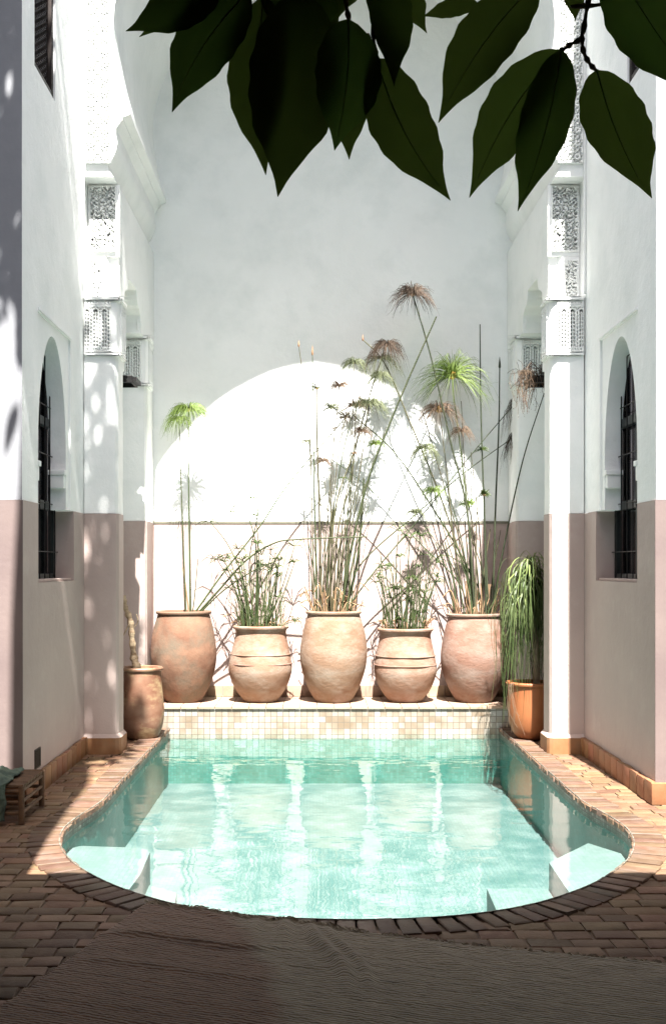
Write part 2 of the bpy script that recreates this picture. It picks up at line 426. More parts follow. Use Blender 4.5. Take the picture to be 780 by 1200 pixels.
# ------------------------------------------------------------------ planting ledge
YL, ZL, YB = 9.49, .19, 10.2
ledge = thing('planting_ledge', 'low mosaic faced ledge carrying the row of clay pots', 'ledge', (CX, 9.8, 0))
bm = bmesh.new(); box(bm, -1.74, 2.01, YL, YB, -.085, ZL - .022)
link('mosaic_face', bm, M['mosaic'], ledge)
bm = bmesh.new(); box(bm, -1.74, 2.01, YL + .004, YB, -.55, -.086)
link('underwater_face', bm, M['pooltile'], ledge)
bm = bmesh.new()
x = -1.73
while x < 1.99:
    l = min(.145, 1.995 - x)
    for k, (y0, y1) in enumerate(((YL - .016, YL + .18), (YL + .184, YL + .38), (YL + .384, YL + .58), (YL + .584, YB - .001))):
        box(bm, x, x + l - .004, y0, y1, ZL - .021, ZL + R.uniform(-.001, .001), .003)
    x += .145
link('top_tiles', bm, M['ledge'], ledge)

# ------------------------------------------------------------------ back wall
bw = thing('back_wall', 'tall plastered end wall behind the row of pots with a mauve dado', 'wall', (CX, YB, 0))
bm = bmesh.new(); box(bm, -2.2, 2.5, YB, YB + .3, ZD + .02, 7.7)
link('upper_wall', bm, M['plaster'], bw)
bm = bmesh.new(); box(bm, -2.2, 2.5, YB - .006, YB + .3, -.4, ZD - .003)
link('dado', bm, M['dado'], bw)
bm = bmesh.new(); box(bm, -2.2, 2.5, YB - .012, YB + .3, ZD - .0025, ZD + .0195)
link('dado_stripe', bm, M['stripe'], bw)
bm = bmesh.new(); x = -1.72
while x < 1.98:
    box(bm, x, min(x + .141, 1.985), YB - .03, YB - .0065, ZL + .002, ZL + .105 + R.uniform(-.002, .002), .004); x += .145
link('skirting_tiles', bm, M['ledge'], bw)

# ------------------------------------------------------------------ side walls
def skirting(bm, pts_fn, a0, a1, out, z1=.13):
    a = a0
    while a < a1 - .02:
        l = min(.15, a1 - a)
        pts_fn(bm, a, a + l - .004, out, z1 + R.uniform(-.003, .003)); a += .15
YF, YA = 6.50, 8.2       # near face of the side walls, face of the archway
UW = 1.855
def side_wall(side, label):
    t = thing('side_wall', label, 'wall', (sx(side, UW), 7.4, 0), 'side walls flanking the pool')
    fn = lambda u, v, w: (sx(side, UW + w), u, v)
    # upper wall: sheet with two openings (alfiz panel below, small window above) + reveals
    ya, yb, zt = 6.87, 7.79, 2.975
    outer = [(YF, ZD), (ya, ZD), (ya, zt), (yb, zt), (yb, ZD), (8.6, ZD), (8.6, 7.7), (YF, 7.7)]
    wy0, wy1, wz0, wz1 = 6.79, 7.33 if side < 0 else 7.10, 4.46, 6.3
    holep = [(wy0, wz0), (wy1, wz0), (wy1, wz1), (wy0, wz1)]
    bm = bmesh.new()
    pts = outer + holep
    vs = [bm.verts.new(fn(u, v, 0)) for u, v in pts]
    for tr in tessellate_polygon([[Vector((u, v, 0)) for u, v in outer], [Vector((u, v, 0)) for u, v in holep]]): bm.faces.new([vs[i] for i in tr])
    def reveal(pl, w0, w1, closed=False):
        a = [bm.verts.new(fn(u, v, w0)) for u, v in pl]; b = [bm.verts.new(fn(u, v, w1)) for u, v in pl]
        for i in range(len(pl) - (0 if closed else 1)):
            j = (i + 1) % len(pl); bm.faces.new((a[i], a[j], b[j], b[i]))
    reveal([(ya, ZD), (ya, zt), (yb, zt), (yb, ZD)], 0, .014)
    reveal(holep, 0, .16, True)
    # front-facing return of the wall towards the courtyard
    x0, x1 = sx(side, UW), sx(side, 2.42)
    bm.faces.new([bm.verts.new(c) for c in ((x0, YF, 7.7), (x1, YF, 7.7), (x1, 8.6, 7.7), (x0, 8.6, 7.7))])
    link('upper_wall', bm, M['plaster'], t)
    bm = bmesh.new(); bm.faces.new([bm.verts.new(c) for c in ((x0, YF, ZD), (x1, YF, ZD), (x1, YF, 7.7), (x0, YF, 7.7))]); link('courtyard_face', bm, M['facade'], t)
    # panel round the pointed arch
    ao, af, zs = 6.93, 7.71, 2.0
    cy = (ao + af) / 2; apex = 2.905
    arc = []
    for k in range(0, 15):
        a = k / 14; arc.append((ao + (cy - ao) * (1 - math.cos(a * math.pi / 2)) ** .92 * 1.0, 2.12 + (apex - 2.12) * math.sin(a * math.pi / 2) ** .95 if a else 2.12))
    left = [(ao - .0, ZD), (ao, 2.12)] + arc[1:]
    right = [(2 * cy - u, v) for u, v in left[::-1]][1:]
    prof = left + right
    outerp = prof + [(yb, ZD), (yb, zt), (ya, zt), (ya, ZD)]
    bm = bmesh.new(); vs = [bm.verts.new(fn(u, v, .014)) for u, v in outerp]
    for tr in tessellate_polygon([[Vector((u, v, 0)) for u, v in outerp]]): bm.faces.new([vs[i] for i in tr])
    a = [bm.verts.new(fn(u, v, .014)) for u, v in prof]; b = [bm.verts.new(fn(u, v, .13)) for u, v in prof]
    for i in range(len(prof) - 1): bm.faces.new((a[i], a[i + 1], b[i + 1], b[i]))
    # jambs below the imposts stand back a little
    for u in (6.86, 7.87):
        pass
    link('arch_panel', bm, M['plaster'], t, smooth=35)
    # imposts under the springing
    for yy0, yy1 in ((7.655, 7.712), (6.928, 6.985)):
        bm = bmesh.new()
        xs = sorted((sx(side, UW + .018), sx(side, UW + .12)))
        box(bm, xs[0], xs[1], yy0, yy1, 1.93, 2.02, .006); 
        xs = sorted((sx(side, UW + .008), sx(side, UW + .125)))
        box(bm, xs[0], xs[1], yy0 - (.012 if yy0 > 7.3 else -.0), yy1 + (0 if yy0 > 7.3 else .012), 2.021, 2.055, .005)
        link('impost', bm, M['plaster'], t, smooth=40)
    # hairline raised moulding on top of the panel
    bm = bmesh.new(); xs = sorted((sx(side, UW - .012), sx(side, UW + .01)))
    for k in range(28):
        y0 = ya + (yb - ya) * k / 28; box(bm, xs[0], xs[1], y0, y0 + .026, zt + .004, zt + .022, .003)
    link('dentil_band', bm, M['plaster'], t, smooth=40)
    # dado
    zs0 = 1.29
    w0, w1 = 6.86, 7.87
    op = [(YF, 0), (8.6, 0), (8.6, ZD - .002), (w1, ZD - .002), (w1, zs0), (w0, zs0), (w0, ZD - .002), (YF, ZD - .002)]
    fd = lambda u, v, w: (sx(side, UW - .006 + w), u, v)
    bm = bmesh.new(); vs = [bm.verts.new(fd(u, v, 0)) for u, v in op]
    for tr in tessellate_polygon([[Vector((u, v, 0)) for u, v in op]]): bm.faces.new([vs[i] for i in tr])
    pl = [(w1, ZD - .002), (w1, zs0), (w0, zs0), (w0, ZD - .002)]
    a = [bm.verts.new(fd(u, v, 0)) for u, v in pl]; b = [bm.verts.new(fd(u, v, .13)) for u, v in pl]
    for i in range(3): bm.faces.new((a[i], a[i + 1], b[i + 1], b[i]))
    # thin top lips of the dado beside the opening
    for (p0, p1) in ((YF, w0), (w1, 8.6)):
        bm.faces.new([bm.verts.new(fd(u, ZD - .002, w)) for u, w in ((p0, 0), (p1, 0), (p1, .012), (p0, .012))])
    link('dado', bm, M['dado'], t)
    bm = bmesh.new()
    xd = sx(side, UW - .006)
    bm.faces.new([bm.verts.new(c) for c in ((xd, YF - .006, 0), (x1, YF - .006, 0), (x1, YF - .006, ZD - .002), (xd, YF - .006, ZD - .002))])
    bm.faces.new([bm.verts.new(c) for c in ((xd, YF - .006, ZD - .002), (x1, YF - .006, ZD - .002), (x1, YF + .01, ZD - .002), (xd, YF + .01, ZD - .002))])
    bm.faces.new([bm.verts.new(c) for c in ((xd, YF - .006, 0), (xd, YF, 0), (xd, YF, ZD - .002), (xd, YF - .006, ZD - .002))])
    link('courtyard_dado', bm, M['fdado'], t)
    # soffit strip where the opening widens below the arch
    bm = bmesh.new()
    for (p0, p1) in ((w0, ao), (af, w1)):
        bm.faces.new([bm.verts.new(fn(u, ZD, w)) for u, w in ((p0, .0), (p1, .0), (p1, .13), (p0, .13))])
    link('soffit', bm, M['plaster'], t)
    # skirting tiles
    bm = bmesh.new()
    def pf(bm, a, b, out, z1):
        xs = sorted((sx(side, UW - .006 - out), sx(side, UW - .007))); box(bm, xs[0], xs[1], a, b, 0, z1, .006)
    skirting(bm, pf, YF - .03, 8.19, .032)
    def pf2(bm, a, b, out, z1):
        xs = sorted((sx(side, a), sx(side, b))); box(bm, xs[0], xs[1], YF - .038, YF - .007, 0, z1, .006)
    skirting(bm, pf2, UW - .036, 2.38, .03)
    link('skirting_tiles', bm, M['skirt'], t, smooth=40)
    # window set at the back of the opening
    wd = thing('window', None, None, (sx(side, UW + .13), cy, zs0)); wd.parent = t; wd.location = Vector(wd.location) - Vector(t.location)
    xs = sorted((sx(side, UW + .175), sx(side, UW + .18)))
    bm = bmesh.new(); box(bm, xs[0], xs[1], w0 - .05, w1 + .05, zs0 - .02, 3.0); link('pane', bm, M['glass'], wd)
    bm = bmesh.new(); xs = sorted((sx(side, UW + .125), sx(side, UW + .165)))
    for q in ((w0 - .02, w0 + .05), (w1 - .06, w1 + .02), (cy - .03, cy + .03)): box(bm, xs[0], xs[1], q[0], q[1], zs0 - .01, 2.98, .005)
    for z0 in (zs0 - .01, 1.78, 2.35): box(bm, xs[0], xs[1], w0, w1, z0, z0 + .06, .005)
    link('frame', bm, M['frame'], wd, smooth=40)
    bm = bmesh.new(); xg = sx(side, UW + .11)
    for k in range(7):
        yy = w0 + .08 + k * .14; tube(bm, [(xg, yy, zs0), (xg, yy, 2.95)], .0045)
    for k in range(5):
        zz = zs0 + .2 + k * .33; tube(bm, [(xg, w0, zz), (xg, w1, zz)], .004)
    link('grille', bm, M['iron'], wd)
    bm = bmesh.new(); xs = sorted((sx(side, UW + .01), sx(side, UW + .12))); box(bm, xs[0], xs[1], w0 + .004, w1 - .004, zs0 + .001, zs0 + .018, .004)
    link('sill', bm, M['dado'], wd)
    # carved wooden screen in the upper window
    uw = thing('upper_window', None, None, (sx(side, UW + .05), (wy0 + wy1) / 2, wz0)); uw.parent = t; uw.location = Vector(uw.location) - Vector(t.location)
    bm = bmesh.new(); xs = sorted((sx(side, UW + .012), sx(side, UW + .05)))
    box(bm, xs[0], xs[1], wy0, wy0 + .05, wz0, wz1, .005); box(bm, xs[0], xs[1], wy1 - .05, wy1, wz0, wz1, .005)
    box(bm, xs[0], xs[1], wy0 + .05, wy1 - .05, wz0, wz0 + .05, .005)
    link('frame', bm, M['wood_d'], uw, smooth=40)
    bm = bmesh.new(); xs = sorted((sx(side, UW + .03), sx(side, UW + .045)))
    k = 0; yy = wy0 + .07
    while yy < wy1 - .06:
        for j in range(int((wz1 - wz0 - .1) / .05)):
            z = wz0 + .08 + j * .05 + (k % 2) * .025
            pts = [(yy + .02 * math.cos(q * math.pi / 3), z + .02 * math.sin(q * math.pi / 3)) for q in range(6)]
            tube(bm, [(xs[0], a, b) for a, b in pts + pts[:1]], .0045, 4, False)
        yy += .04; k += 1
    link('lattice', bm, M['wood_d'], uw)
    bm = bmesh.new(); xs = sorted((sx(side, UW + .1), sx(side, UW + .12))); box(bm, xs[0], xs[1], wy0 - .01, wy1 + .01, wz0 - .01, wz1 + .01)
    link('pane', bm, M['glass'], uw)
    return t
SWL = side_wall(-1, 'left plastered side wall with pointed arch window, floor vent and dado')
SWR = side_wall(1, 'right plastered side wall with pointed arch window and no floor vent')
# vent
bm = bmesh.new()
xv = sx(-1, UW - .006)
box(bm, xv - .004, xv + .006, 6.765, 6.90, .150, .156); box(bm, xv - .004, xv + .006, 6.765, 6.90, .264, .270)
box(bm, xv - .004, xv + .006, 6.765, 6.771, .156, .264); box(bm, xv - .004, xv + .006, 6.894, 6.90, .156, .264)
for k in range(11): box(bm, xv - .004, xv + .004, 6.774 + k * .011, 6.779 + k * .011, .156, .264)
box(bm, xv - .003, xv + .001, 6.77, 6.895, .155, .265)
link('vent_grille', bm, M['wood_d'], SWL)

# ------------------------------------------------------------------ archway (front face, vault, corbels, piers)
arch = thing('archway', 'white horseshoe archway with carved plaster spandrels framing the far end of the pool', 'archway', (CX, YA, 0))
corb = [(1.63, 4.27), (1.668, 4.325), (1.668, 4.36), (1.64, 4.40), (1.612, 4.46), (1.600, 4.52), (1.612, 4.58), (1.610, 4.63), (1.575, 4.68), (1.562, 4.69), (1.562, 4.71), (1.520, 4.725), (1.508, 4.732), (1.508, 4.765), (1.528, 4.77)]
apx = 7.0
vault = [(apx - z, h) for z, h in ((2.10, 1.56), (1.9, 1.60), (1.6, 1.63), (1.3, 1.585), (.96, 1.44), (.65, 1.205), (.38, .925), (.21, .66), (.07, .35), (0, 0))]
vp = smoothline([Vector((h, z, 0)) for z, h in vault], 5)
half = [(u, z) for u, z in corb] + [(p.x, p.y) for p in vp[:-1]]
full_prof = [(-u, z) for u, z in half] + [(0, apx)] + [(u, z) for u, z in half[::-1]]
outer = [(-1.853, 4.27)] + full_prof + [(1.853, 4.27), (1.853, 7.7), (-1.853, 7.7)]
bm = bmesh.new()
f2 = lambda u, v, w: (CX + u, w, v)
vs = [bm.verts.new(f2(u, v, YA)) for u, v in outer]
for tr in tessellate_polygon([[Vector((u, v, 0)) for u, v in outer]]): bm.faces.new([vs[i] for i in tr])
a = [bm.verts.new(f2(u, v, YA)) for u, v in full_prof]; b = [bm.verts.new(f2(u, v, YB - .001)) for u, v in full_prof]
for i in range(len(full_prof) - 1): bm.faces.new((a[i], a[i + 1], b[i + 1], b[i]))
for s in (-1, 1):       # underside of the overhang
    bm.faces.new([bm.verts.new(f2(s * u, 4.27, w)) for u, w in ((1.63, YA), (1.853, YA), (1.853, YB - .002), (1.63, YB - .002))])
bm.faces.new([bm.verts.new((CX + u, y, 7.7)) for u, y in ((-1.853, YA), (1.853, YA), (1.853, YB + .3), (-1.853, YB + .3))])
link('vault', bm, M['plaster'], arch, smooth=28)
for s in (-1, 1):
    bm = bmesh.new(); carved(bm, s, 1.645, 1.836, 4.36, 6.2, YA, fret, .030, .004)
    link('fret_panel', bm, M['carved'], arch, smooth=50, wn=True)
    bm = bmesh.new()
    xs = sorted((sx(s, 1.838), sx(s, 1.853))); box(bm, xs[0], xs[1], YA - .022, YA - .001, 3.4, 6.9, .004)
    link('edge_moulding', bm, M['plaster'], arch, smooth=40)
    # pier above the columns
    bm = bmesh.new()
    pr = [(8.40, 3.372), (8.52, 3.372), (8.52, 2.9), (8.62, 2.9), (8.62, 3.46), (8.635, 3.52), (8.70, 3.555), (8.76, 3.57), (8.80, 3.61), (8.82, 3.68), (9.22, 3.68), (9.24, 3.61), (9.28, 3.57), (9.34, 3.555), (9.42, 3.52), (9.44, 3.46), (9.44, 3.372), (YB - .002, 3.372), (YB - .002, 4.268), (8.40, 4.268)]
    # upper square part and side plate
    prism(bm, pr, lambda u, v, w: (sx(s, w), u, v), 1.622, 1.854)
    link('pier', bm, M['plaster'], arch)
    bm = bmesh.new()     # front block, inner corner chamfered below z 3.72
    xs = sorted((sx(s, 1.612), sx(s, 1.852))); box(bm, xs[0], xs[1], 8.368, 8.399, 3.73, 4.267)
    pl = [(1.852, 8.368), (1.72, 8.368), (1.63, 8.46), (1.63, 8.52), (1.852, 8.52)]
    prism(bm, [(u, v) for u, v in pl], lambda u, v, w: (sx(s, u), v, w), 3.373, 3.729)
    link('pier_block', bm, M['plaster'], arch)
    bm = bmesh.new(); carved(bm, s, 1.635, 1.84, 3.76, 4.255, 8.368, arab, .022, .0042)
    link('carved_panel', bm, M['carved'], arch, smooth=50)
    bm = bmesh.new(); carved(bm, s, 1.735, 1.84, 3.40, 3.70, 8.368, arab, .012, .0042)
    link('carved_panel', bm, M['carved'], arch, smooth=50)
    # arched frame on the rear pier's face
    bm = bmesh.new()
    pts = [Vector((sx(s, 1.65), 9.436, 3.40)), Vector((sx(s, 1.65), 9.436, 3.56))] + [Vector((sx(s, 1.735 - .085 * math.cos(q)), 9.436, 3.58 + .085 * math.sin(q))) for q in [k * math.pi / 8 for k in range(0, 9)]] + [Vector((sx(s, 1.82), 9.436, 3.56)), Vector((sx(s, 1.82), 9.436, 3.40))]
    tube(bm, pts, .008, 6); link('arched_frame', bm, M['plaster'], arch, smooth=60)
    # side wall between the columns and behind the rear one
    bm = bmesh.new()
    xs = sorted((sx(s, 1.856), sx(s, 1.95))); box(bm, xs[0], xs[1], 8.605, YB - .003, ZD, 3.9)
    xs = sorted((sx(s, 1.628), sx(s, 1.855))); box(bm, xs[0], xs[1], 9.90, YB - .003, ZD, 3.371)
    link('recess_wall', bm, M['plaster'], arch)
    bm = bmesh.new()
    xs = sorted((sx(s, 1.850), sx(s, 1.95))); box(bm, xs[0], xs[1], 8.605, YB - .007, -.1, ZD - .002)
    xs = sorted((sx(s, 1.622), sx(s, 1.849))); box(bm, xs[0], xs[1], 9.90, YB - .007, -.1, ZD - .002)
    link('recess_dado', bm, M['dado'], arch)

def column(side, y0, label, front):
    t = thing('column', label, 'column', (sx(side, 1.74), y0 + .15, 0), 'columns under the archway')
    def plan(g=0, c=.045):
        u0, u1, a, b = 1.605 - g, 1.848, y0 - g, y0 + .285
        return [(u1, a), (u0 + c, a), (u0 + c * .35, a + c * .3), (u0, a + c), (u0, b - c), (u0 + c, b), (u1, b)]
    fn = lambda u, v, w: (sx(side, u), v, w)
    bm = bmesh.new(); prism(bm, plan(0), fn, ZD, 2.955); link('shaft', bm, M['plaster'], t, smooth=25)
    bm = bmesh.new(); prism(bm, plan(.005), fn, .1, ZD - .002); link('painted_shaft', bm, M['dado'], t, smooth=25)
    bm = bmesh.new(); prism(bm, plan(.012), fn, 2.956, 3.37)
    link('capital', bm, M['plaster'], t)
    bm = bmesh.new(); prism(bm, plan(.030), fn, 2.945, 2.972); prism(bm, plan(.034), fn, 3.352, 3.385)
    bmesh.ops.bevel(bm, geom=bm.edges[:], offset=.008, segments=2, affect='EDGES')
    link('capital_ring', bm, M['plaster'], t, smooth=40)
    bm = bmesh.new(); carved(bm, side, 1.60 + .045, 1.845, 2.974, 3.35, y0 - .012, palm, .012, .004)
    carved(bm, side, y0 + .04, y0 + .245, 2.974, 3.35, 0, palm, .012, .004, 'inner', 1.593)
    link('carved_band', bm, M['carved'], t, smooth=50)
    bm = bmesh.new(); prism(bm, plan(.03, .04), fn, .0 if front else .195, .12 if front else .3)
    top = .12 if front else .3
    link('base_tiles', bm, M['skirt'], t)
    bm = bmesh.new()
    lo = [bm.verts.new(fn(u, v, top + .001)) for u, v in plan(.028, .04)]; hi = [bm.verts.new(fn(u, v, top + .028)) for u, v in plan(.006)]
    for i in range(len(lo)): bm.faces.new((lo[i], lo[(i + 1) % len(lo)], hi[(i + 1) % len(lo)], hi[i]))
    link('base_slope', bm, M['dado'], t, smooth=40)
column(-1, 8.22, 'front left white column dappled with leaf shade beside the streaked clay pot', True)
column(1, 8.22, 'front right white column half lit by sun beside the orange pot', True)
column(-1, 9.615, 'rear left white column behind the leafless potted stump', False)
column(1, 9.615, 'rear right white column behind the drooping potted plant', False)

# ------------------------------------------------------------------ pots
def pot(name, label, px0, px1, pytop, pybase, Y, zb, prof, m, cat='pot', group=None, rings=(), seed=0, lean=0):
    s = F / Y
    cx = ((px0 + px1) / 2 - VX) / s; Rm = (px1 - px0) / 2 / s; Ht = (pybase - pytop) / s
    t = thing(name, label, cat, (cx, Y, zb), group)
    bm = bmesh.new()
    pts = smoothline([Vector((r * Rm, z * Ht, 0)) for r, z in prof], 5)
    pr = [(max(p.x, .01), p.y) for p in pts]
    for rz in rings:
        pr2 = []
        for r, z in pr: pr2.append((r, z))
        pr = pr2
    rt = pr[-1][0]; zt = pr[-1][1]
    # rolled rim
    rim = [(rt + .006, zt + .002), (rt + .015, zt + .008), (rt + .017, zt + .02), (rt + .010, zt + .029), (rt - .008, zt + .031), (rt - .018, zt + .026), (rt - .022, zt - .03), (rt - .02, zt - .08)]
    lathe(bm, pr + rim, (cx, Y, zb), 56, .04, seed)
    link('body', bm, m, t, smooth=35)
    for rz in rings:
        bm = bmesh.new(); z = rz * Ht
        rr = min(pr, key=lambda q: abs(q[1] - z))[0]
        ringp = [Vector((cx + (rr + .001) * math.cos(a), Y + (rr + .001) * math.sin(a), zb + z)) for a in [2 * math.pi * k / 56 for k in range(57)]]
        tube(bm, ringp, .0065, 6, False); link('ridge', bm, m, t, smooth=60)
    bm = bmesh.new(); n = 28
    c = bm.verts.new((cx, Y, zb + zt - .035)); rg = [bm.verts.new((cx + (rt - .02) * math.cos(2 * math.pi * k / n), Y + (rt - .02) * math.sin(2 * math.pi * k / n), zb + zt - .05 + R.uniform(-.008, .008))) for k in range(n)]
    for k in range(n): bm.faces.new((c, rg[k], rg[(k + 1) % n]))
    link('soil', bm, M['soil'], t)
    return t, cx, zb + zt
big = [(.50, 0), (.56, .02), (.78, .17), (.95, .36), (1.0, .52), (.96, .68), (.88, .82), (.80, .92), (.775, .955)]
small = [(.50, 0), (.55, .02), (.82, .18), (.98, .36), (1.0, .48), (.93, .64), (.84, .80), (.80, .90), (.83, .945)]
PG = 'five clay pots in a row on the ledge'
YP = 9.84
pots = {}
pots[1] = pot('clay_pot', 'reddish mottled large clay pot with leaf dapple in its colour at the left end of the ledge', 176, 254, 718, 825, YP, ZL, big, M['clay_b'], 'pot', PG, (), 1)
pots[2] = pot('clay_pot', 'ridged squat clay pot holding the bushy green sedge, second from left', 269, 342, 735, 825, YP, ZL, small, M['clay_a'], 'pot', PG, (.50, .62), 2)
pots[3] = pot('clay_pot', 'large pale clay pot in the middle of the ledge row', 351, 430, 718, 825, YP, ZL, big, M['clay_a'], 'pot', PG, (), 3)
pots[4] = pot('clay_pot', 'ridged squat clay pot with leaf shadow, second from right on the ledge', 438, 511, 738, 825, YP, ZL, small, M['clay_a'], 'pot', PG, (.50, .62), 4)
pots[5] = pot('clay_pot', 'large pale clay pot at the right end of the ledge', 516, 594, 721, 825, YP, ZL, big, M['clay_a'], 'pot', PG, (), 5)
tall = [(.66, 0), (.74, .02), (.93, .16), (1.0, .34), (.97, .55), (.90, .78), (.86, .97)]
bowl = [(.50, 0), (.58, .02), (.80, .14), (.93, .34), (.97, .56), (.96, .80), (.96, .93)]
pots[6] = pot('streaked_clay_pot', 'glazed streaky brown clay pot on the floor holding a bare stump', 140, 192, 785, 866, 8.97, .004, tall, M['clay_c'], 'pot', None, (), 6)
pots[7] = pot('orange_clay_pot', 'smooth orange terracotta pot on the floor under the drooping plant', 594, 650, 801, 868, 8.93, .004, bowl, M['clay_d'], 'pot', None, (), 7)

# ------------------------------------------------------------------ papyrus
def umbel(parent, c, rad, n, m, droop=.6, heart=None, hr=.014, flat=1.0, seed=0, r=.0014, name='flower_head', up=.5):
    rr = random.Random(seed); bm = bmesh.new()
    for k in range(n):
        a = rr.uniform(0, 2 * math.pi); e = rr.uniform(-.25, 1.35) * up + (1 - up) * .2
        L = rad * rr.uniform(.65, 1.05)
        d = Vector((math.cos(a) * math.cos(e), math.sin(a) * math.cos(e) * .8, math.sin(e)))
        pts = []
        for j in range(6):
            q = j / 5
            pts.append(c + d * L * q * (1 - .15 * q) + Vector((0, 0, -droop * L * q ** 2.3 * (.7 + rr.random() * .5))))
        tube(bm, pts, [r * 1.6, r * 1.35, r * 1.3, r * 1.1, r * .8, r * .35], 3, False)
    o = link(name, bm, m, parent)
    if heart:
        bm = bmesh.new(); bmesh.ops.create_icosphere(bm, subdivisions=2, radius=hr)
        for v in bm.verts:
            v.co *= 1 + .35 * noise.noise(v.co * 120); v.co.z *= 1.2; v.co += c
        h = link('flower_heart', bm, heart, parent)
        h.parent = o
    return o
def stem(parent, pts, Y, m, w=.005, Ytop=None, seed=0, bm=None):
    n = len(pts); Ytop = Y if Ytop is None else Ytop
    v = [P(px, py, Y + (Ytop - Y) * i / (n - 1)) for i, (px, py) in enumerate(pts)]
    line = smoothline(v, 6); k = len(line)
    own = bm is None
    if own: bm = bmesh.new()
    tube(bm, line, [w * 1.3 * (1.15 - .55 * i / (k - 1)) for i in range(k)], 6)
    if own: link('stem', bm, m, parent, smooth=70)
    return v[-1]
def tip(parent, c, m, L=.05, r=.009):
    bm = bmesh.new(); tube(bm, [c + Vector((0, 0, -.012)), c, c + Vector((0, 0, L * .4)), c + Vector((0, 0, L))], [r * .5, r, r * .8, r * .1], 6); link('bud', bm, m, parent, smooth=60)

def plant(label, i, name='papyrus_plant', cat='papyrus', group=None):
    t, cx, z = pots[i]; return thing(name, label, cat, (cx, t.location.y, z - .04), group)
PAP = 'tall papyrus plants in the large pots'
p1 = plant('papyrus with two lime green heads and leaning stems, in the reddish left pot', 1, group=PAP)
c = stem(p1, [(223, 720), (222, 640), (221, 560), (221, 480)], 9.84, M['stem_g'], .0055)
umbel(p1, c, .30, 230, M['ray_g'], .75, M['heart'], .016, seed=1, up=.55, r=.0017)
c = stem(p1, [(218, 720), (215, 640), (212, 560), (210, 490)], 9.80, M['stem_g'], .005)
umbel(p1, c, .20, 110, M['ray_g'], 1.1, M['heart'], .008, seed=2, up=.45)
c = stem(p1, [(227, 720), (262, 671), (305, 616), (338, 567), (405, 489)], 9.84, M['stem_g'], .0058, 9.95)
umbel(p1, c, .22, 90, M['ray_t'], .55, M['heart_b'], .013, seed=3, up=.7)
stem(p1, [(229, 722), (258, 690), (288, 657), (320, 637), (350, 632), (430, 629)], 9.83, M['stem_g'], .0068, 9.7)
stem(p1, [(231, 722), (262, 692), (300, 667), (330, 655)], 9.80, M['stem_g'], .005, 9.7)
stem(p1, [(225, 722), (228, 700), (232, 655)], 9.86, M['stem_g'], .004)
stem(p1, [(222, 722), (218, 690), (214, 665)], 9.86, M['straw'], .006)

def straw(parent, cxp, ytop, spread, n, Y, hmin=15, hmax=45, seed=0, green=0):
    rr = random.Random(seed); bm = bmesh.new()
    for k in range(n):
        x0 = cxp + rr.uniform(-spread, spread); h = rr.uniform(hmin, hmax); y = Y + rr.uniform(-.12, .12)
        lean = (x0 - cxp) * .4 + rr.uniform(-7, 7)
        pts = [P(x0, ytop + 6, y), P(x0 + lean * .5, ytop - h * .5, y + rr.uniform(-.02, .02)), P(x0 + lean, ytop - h, y + rr.uniform(-.05, .05))]
        if rr.random() < .35: pts.append(P(x0 + lean * 1.8 + rr.uniform(-5, 5), ytop - h * .75, y))
        tube(bm, smoothline(pts, 3), [.006, .006, .005] + [.004] * 20 if False else .0045, 4)
    link('dry_stubble', bm, M['straw'], parent)
p3 = plant('papyrus with straw coloured heads and dry stubble, in the middle pot', 3, group=PAP)
straw(p3, 389, 720, 24, 60, YP, 8, 38, 5)
c = stem(p3, [(368, 716), (366, 620), (362, 500), (350, 405)], 9.84, M['stem_t'], .0045); tip(p3, c, M['straw'], .05, .009)
c = stem(p3, [(371, 716), (369, 600), (367, 500), (366, 415)], 9.80, M['stem_g'], .0045); tip(p3, c, M['heart_b'], .08, .010)
c = stem(p3, [(376, 716), (374, 600), (371, 500), (371, 455)], 9.86, M['stem_t'], .0075); umbel(p3, c, .12, 40, M['ray_p'], .35, M['heart'], .01, seed=7, up=.8, r=.002)
c = stem(p3, [(382, 716), (388, 620), (400, 540), (412, 488)], 9.88, M['stem_g'], .005)
c = stem(p3, [(390, 716), (396, 620), (412, 560), (417, 475)], 9.9, M['stem_t'], .005); umbel(p3, c, .24, 130, M['ray_t'], .4, M['heart_b'], .020, seed=9, up=.8, r=.0016)
c = stem(p3, [(394, 716), (402, 640), (420, 560), (432, 473)], 9.84, M['stem_t'], .005); umbel(p3, c, .28, 170, M['ray_p'], .7, M['heart_b'], .012, seed=10, up=.6)
c = stem(p3, [(386, 716), (392, 600), (414, 530), (437, 450), (453, 404)], 9.88, M['stem_t'], .0055); umbel(p3, c, .24, 240, M['ray_b'], .95, M['heart_b'], .018, seed=11, up=.65, r=.0016)
c = stem(p3, [(400, 716), (412, 640), (432, 560), (455, 500), (478, 445), (511, 371)], 9.80, M['stem_g'], .008, 9.7)
c = stem(p3, [(380, 716), (385, 640), (390, 560), (391, 502)], 9.9, M['stem_t'], .0035); umbel(p3, c, .06, 26, M['ray_t'], .3, M['heart_b'], .008, seed=12, up=.8)
c = stem(p3, [(398, 716), (404, 620), (412, 570), (414, 531)], 9.8, M['stem_t'], .0035); umbel(p3, c, .08, 22, M['ray_t'], .6, M['heart_b'], .008, seed=13)
c = stem(p3, [(384, 716), (380, 640), (372, 560), (359, 517)], 9.85, M['stem_t'], .003); umbel(p3, c, .11, 50, M['ray_p'], .9, M['heart_b'], .009, seed=14)
c = stem(p3, [(404, 716), (408, 660), (404, 610), (402, 560)], 9.92, M['stem_g'], .004); umbel(p3, c, .06, 24, M['ray_g'], .3, None, seed=15)
stem(p3, [(405, 716), (418, 660), (424, 600), (426, 560)], 9.86, M['stem_g'], .009)
stem(p3, [(392, 716), (398, 650), (404, 590), (418, 520), (428, 480)], 9.9, M['stem_g'], .004)
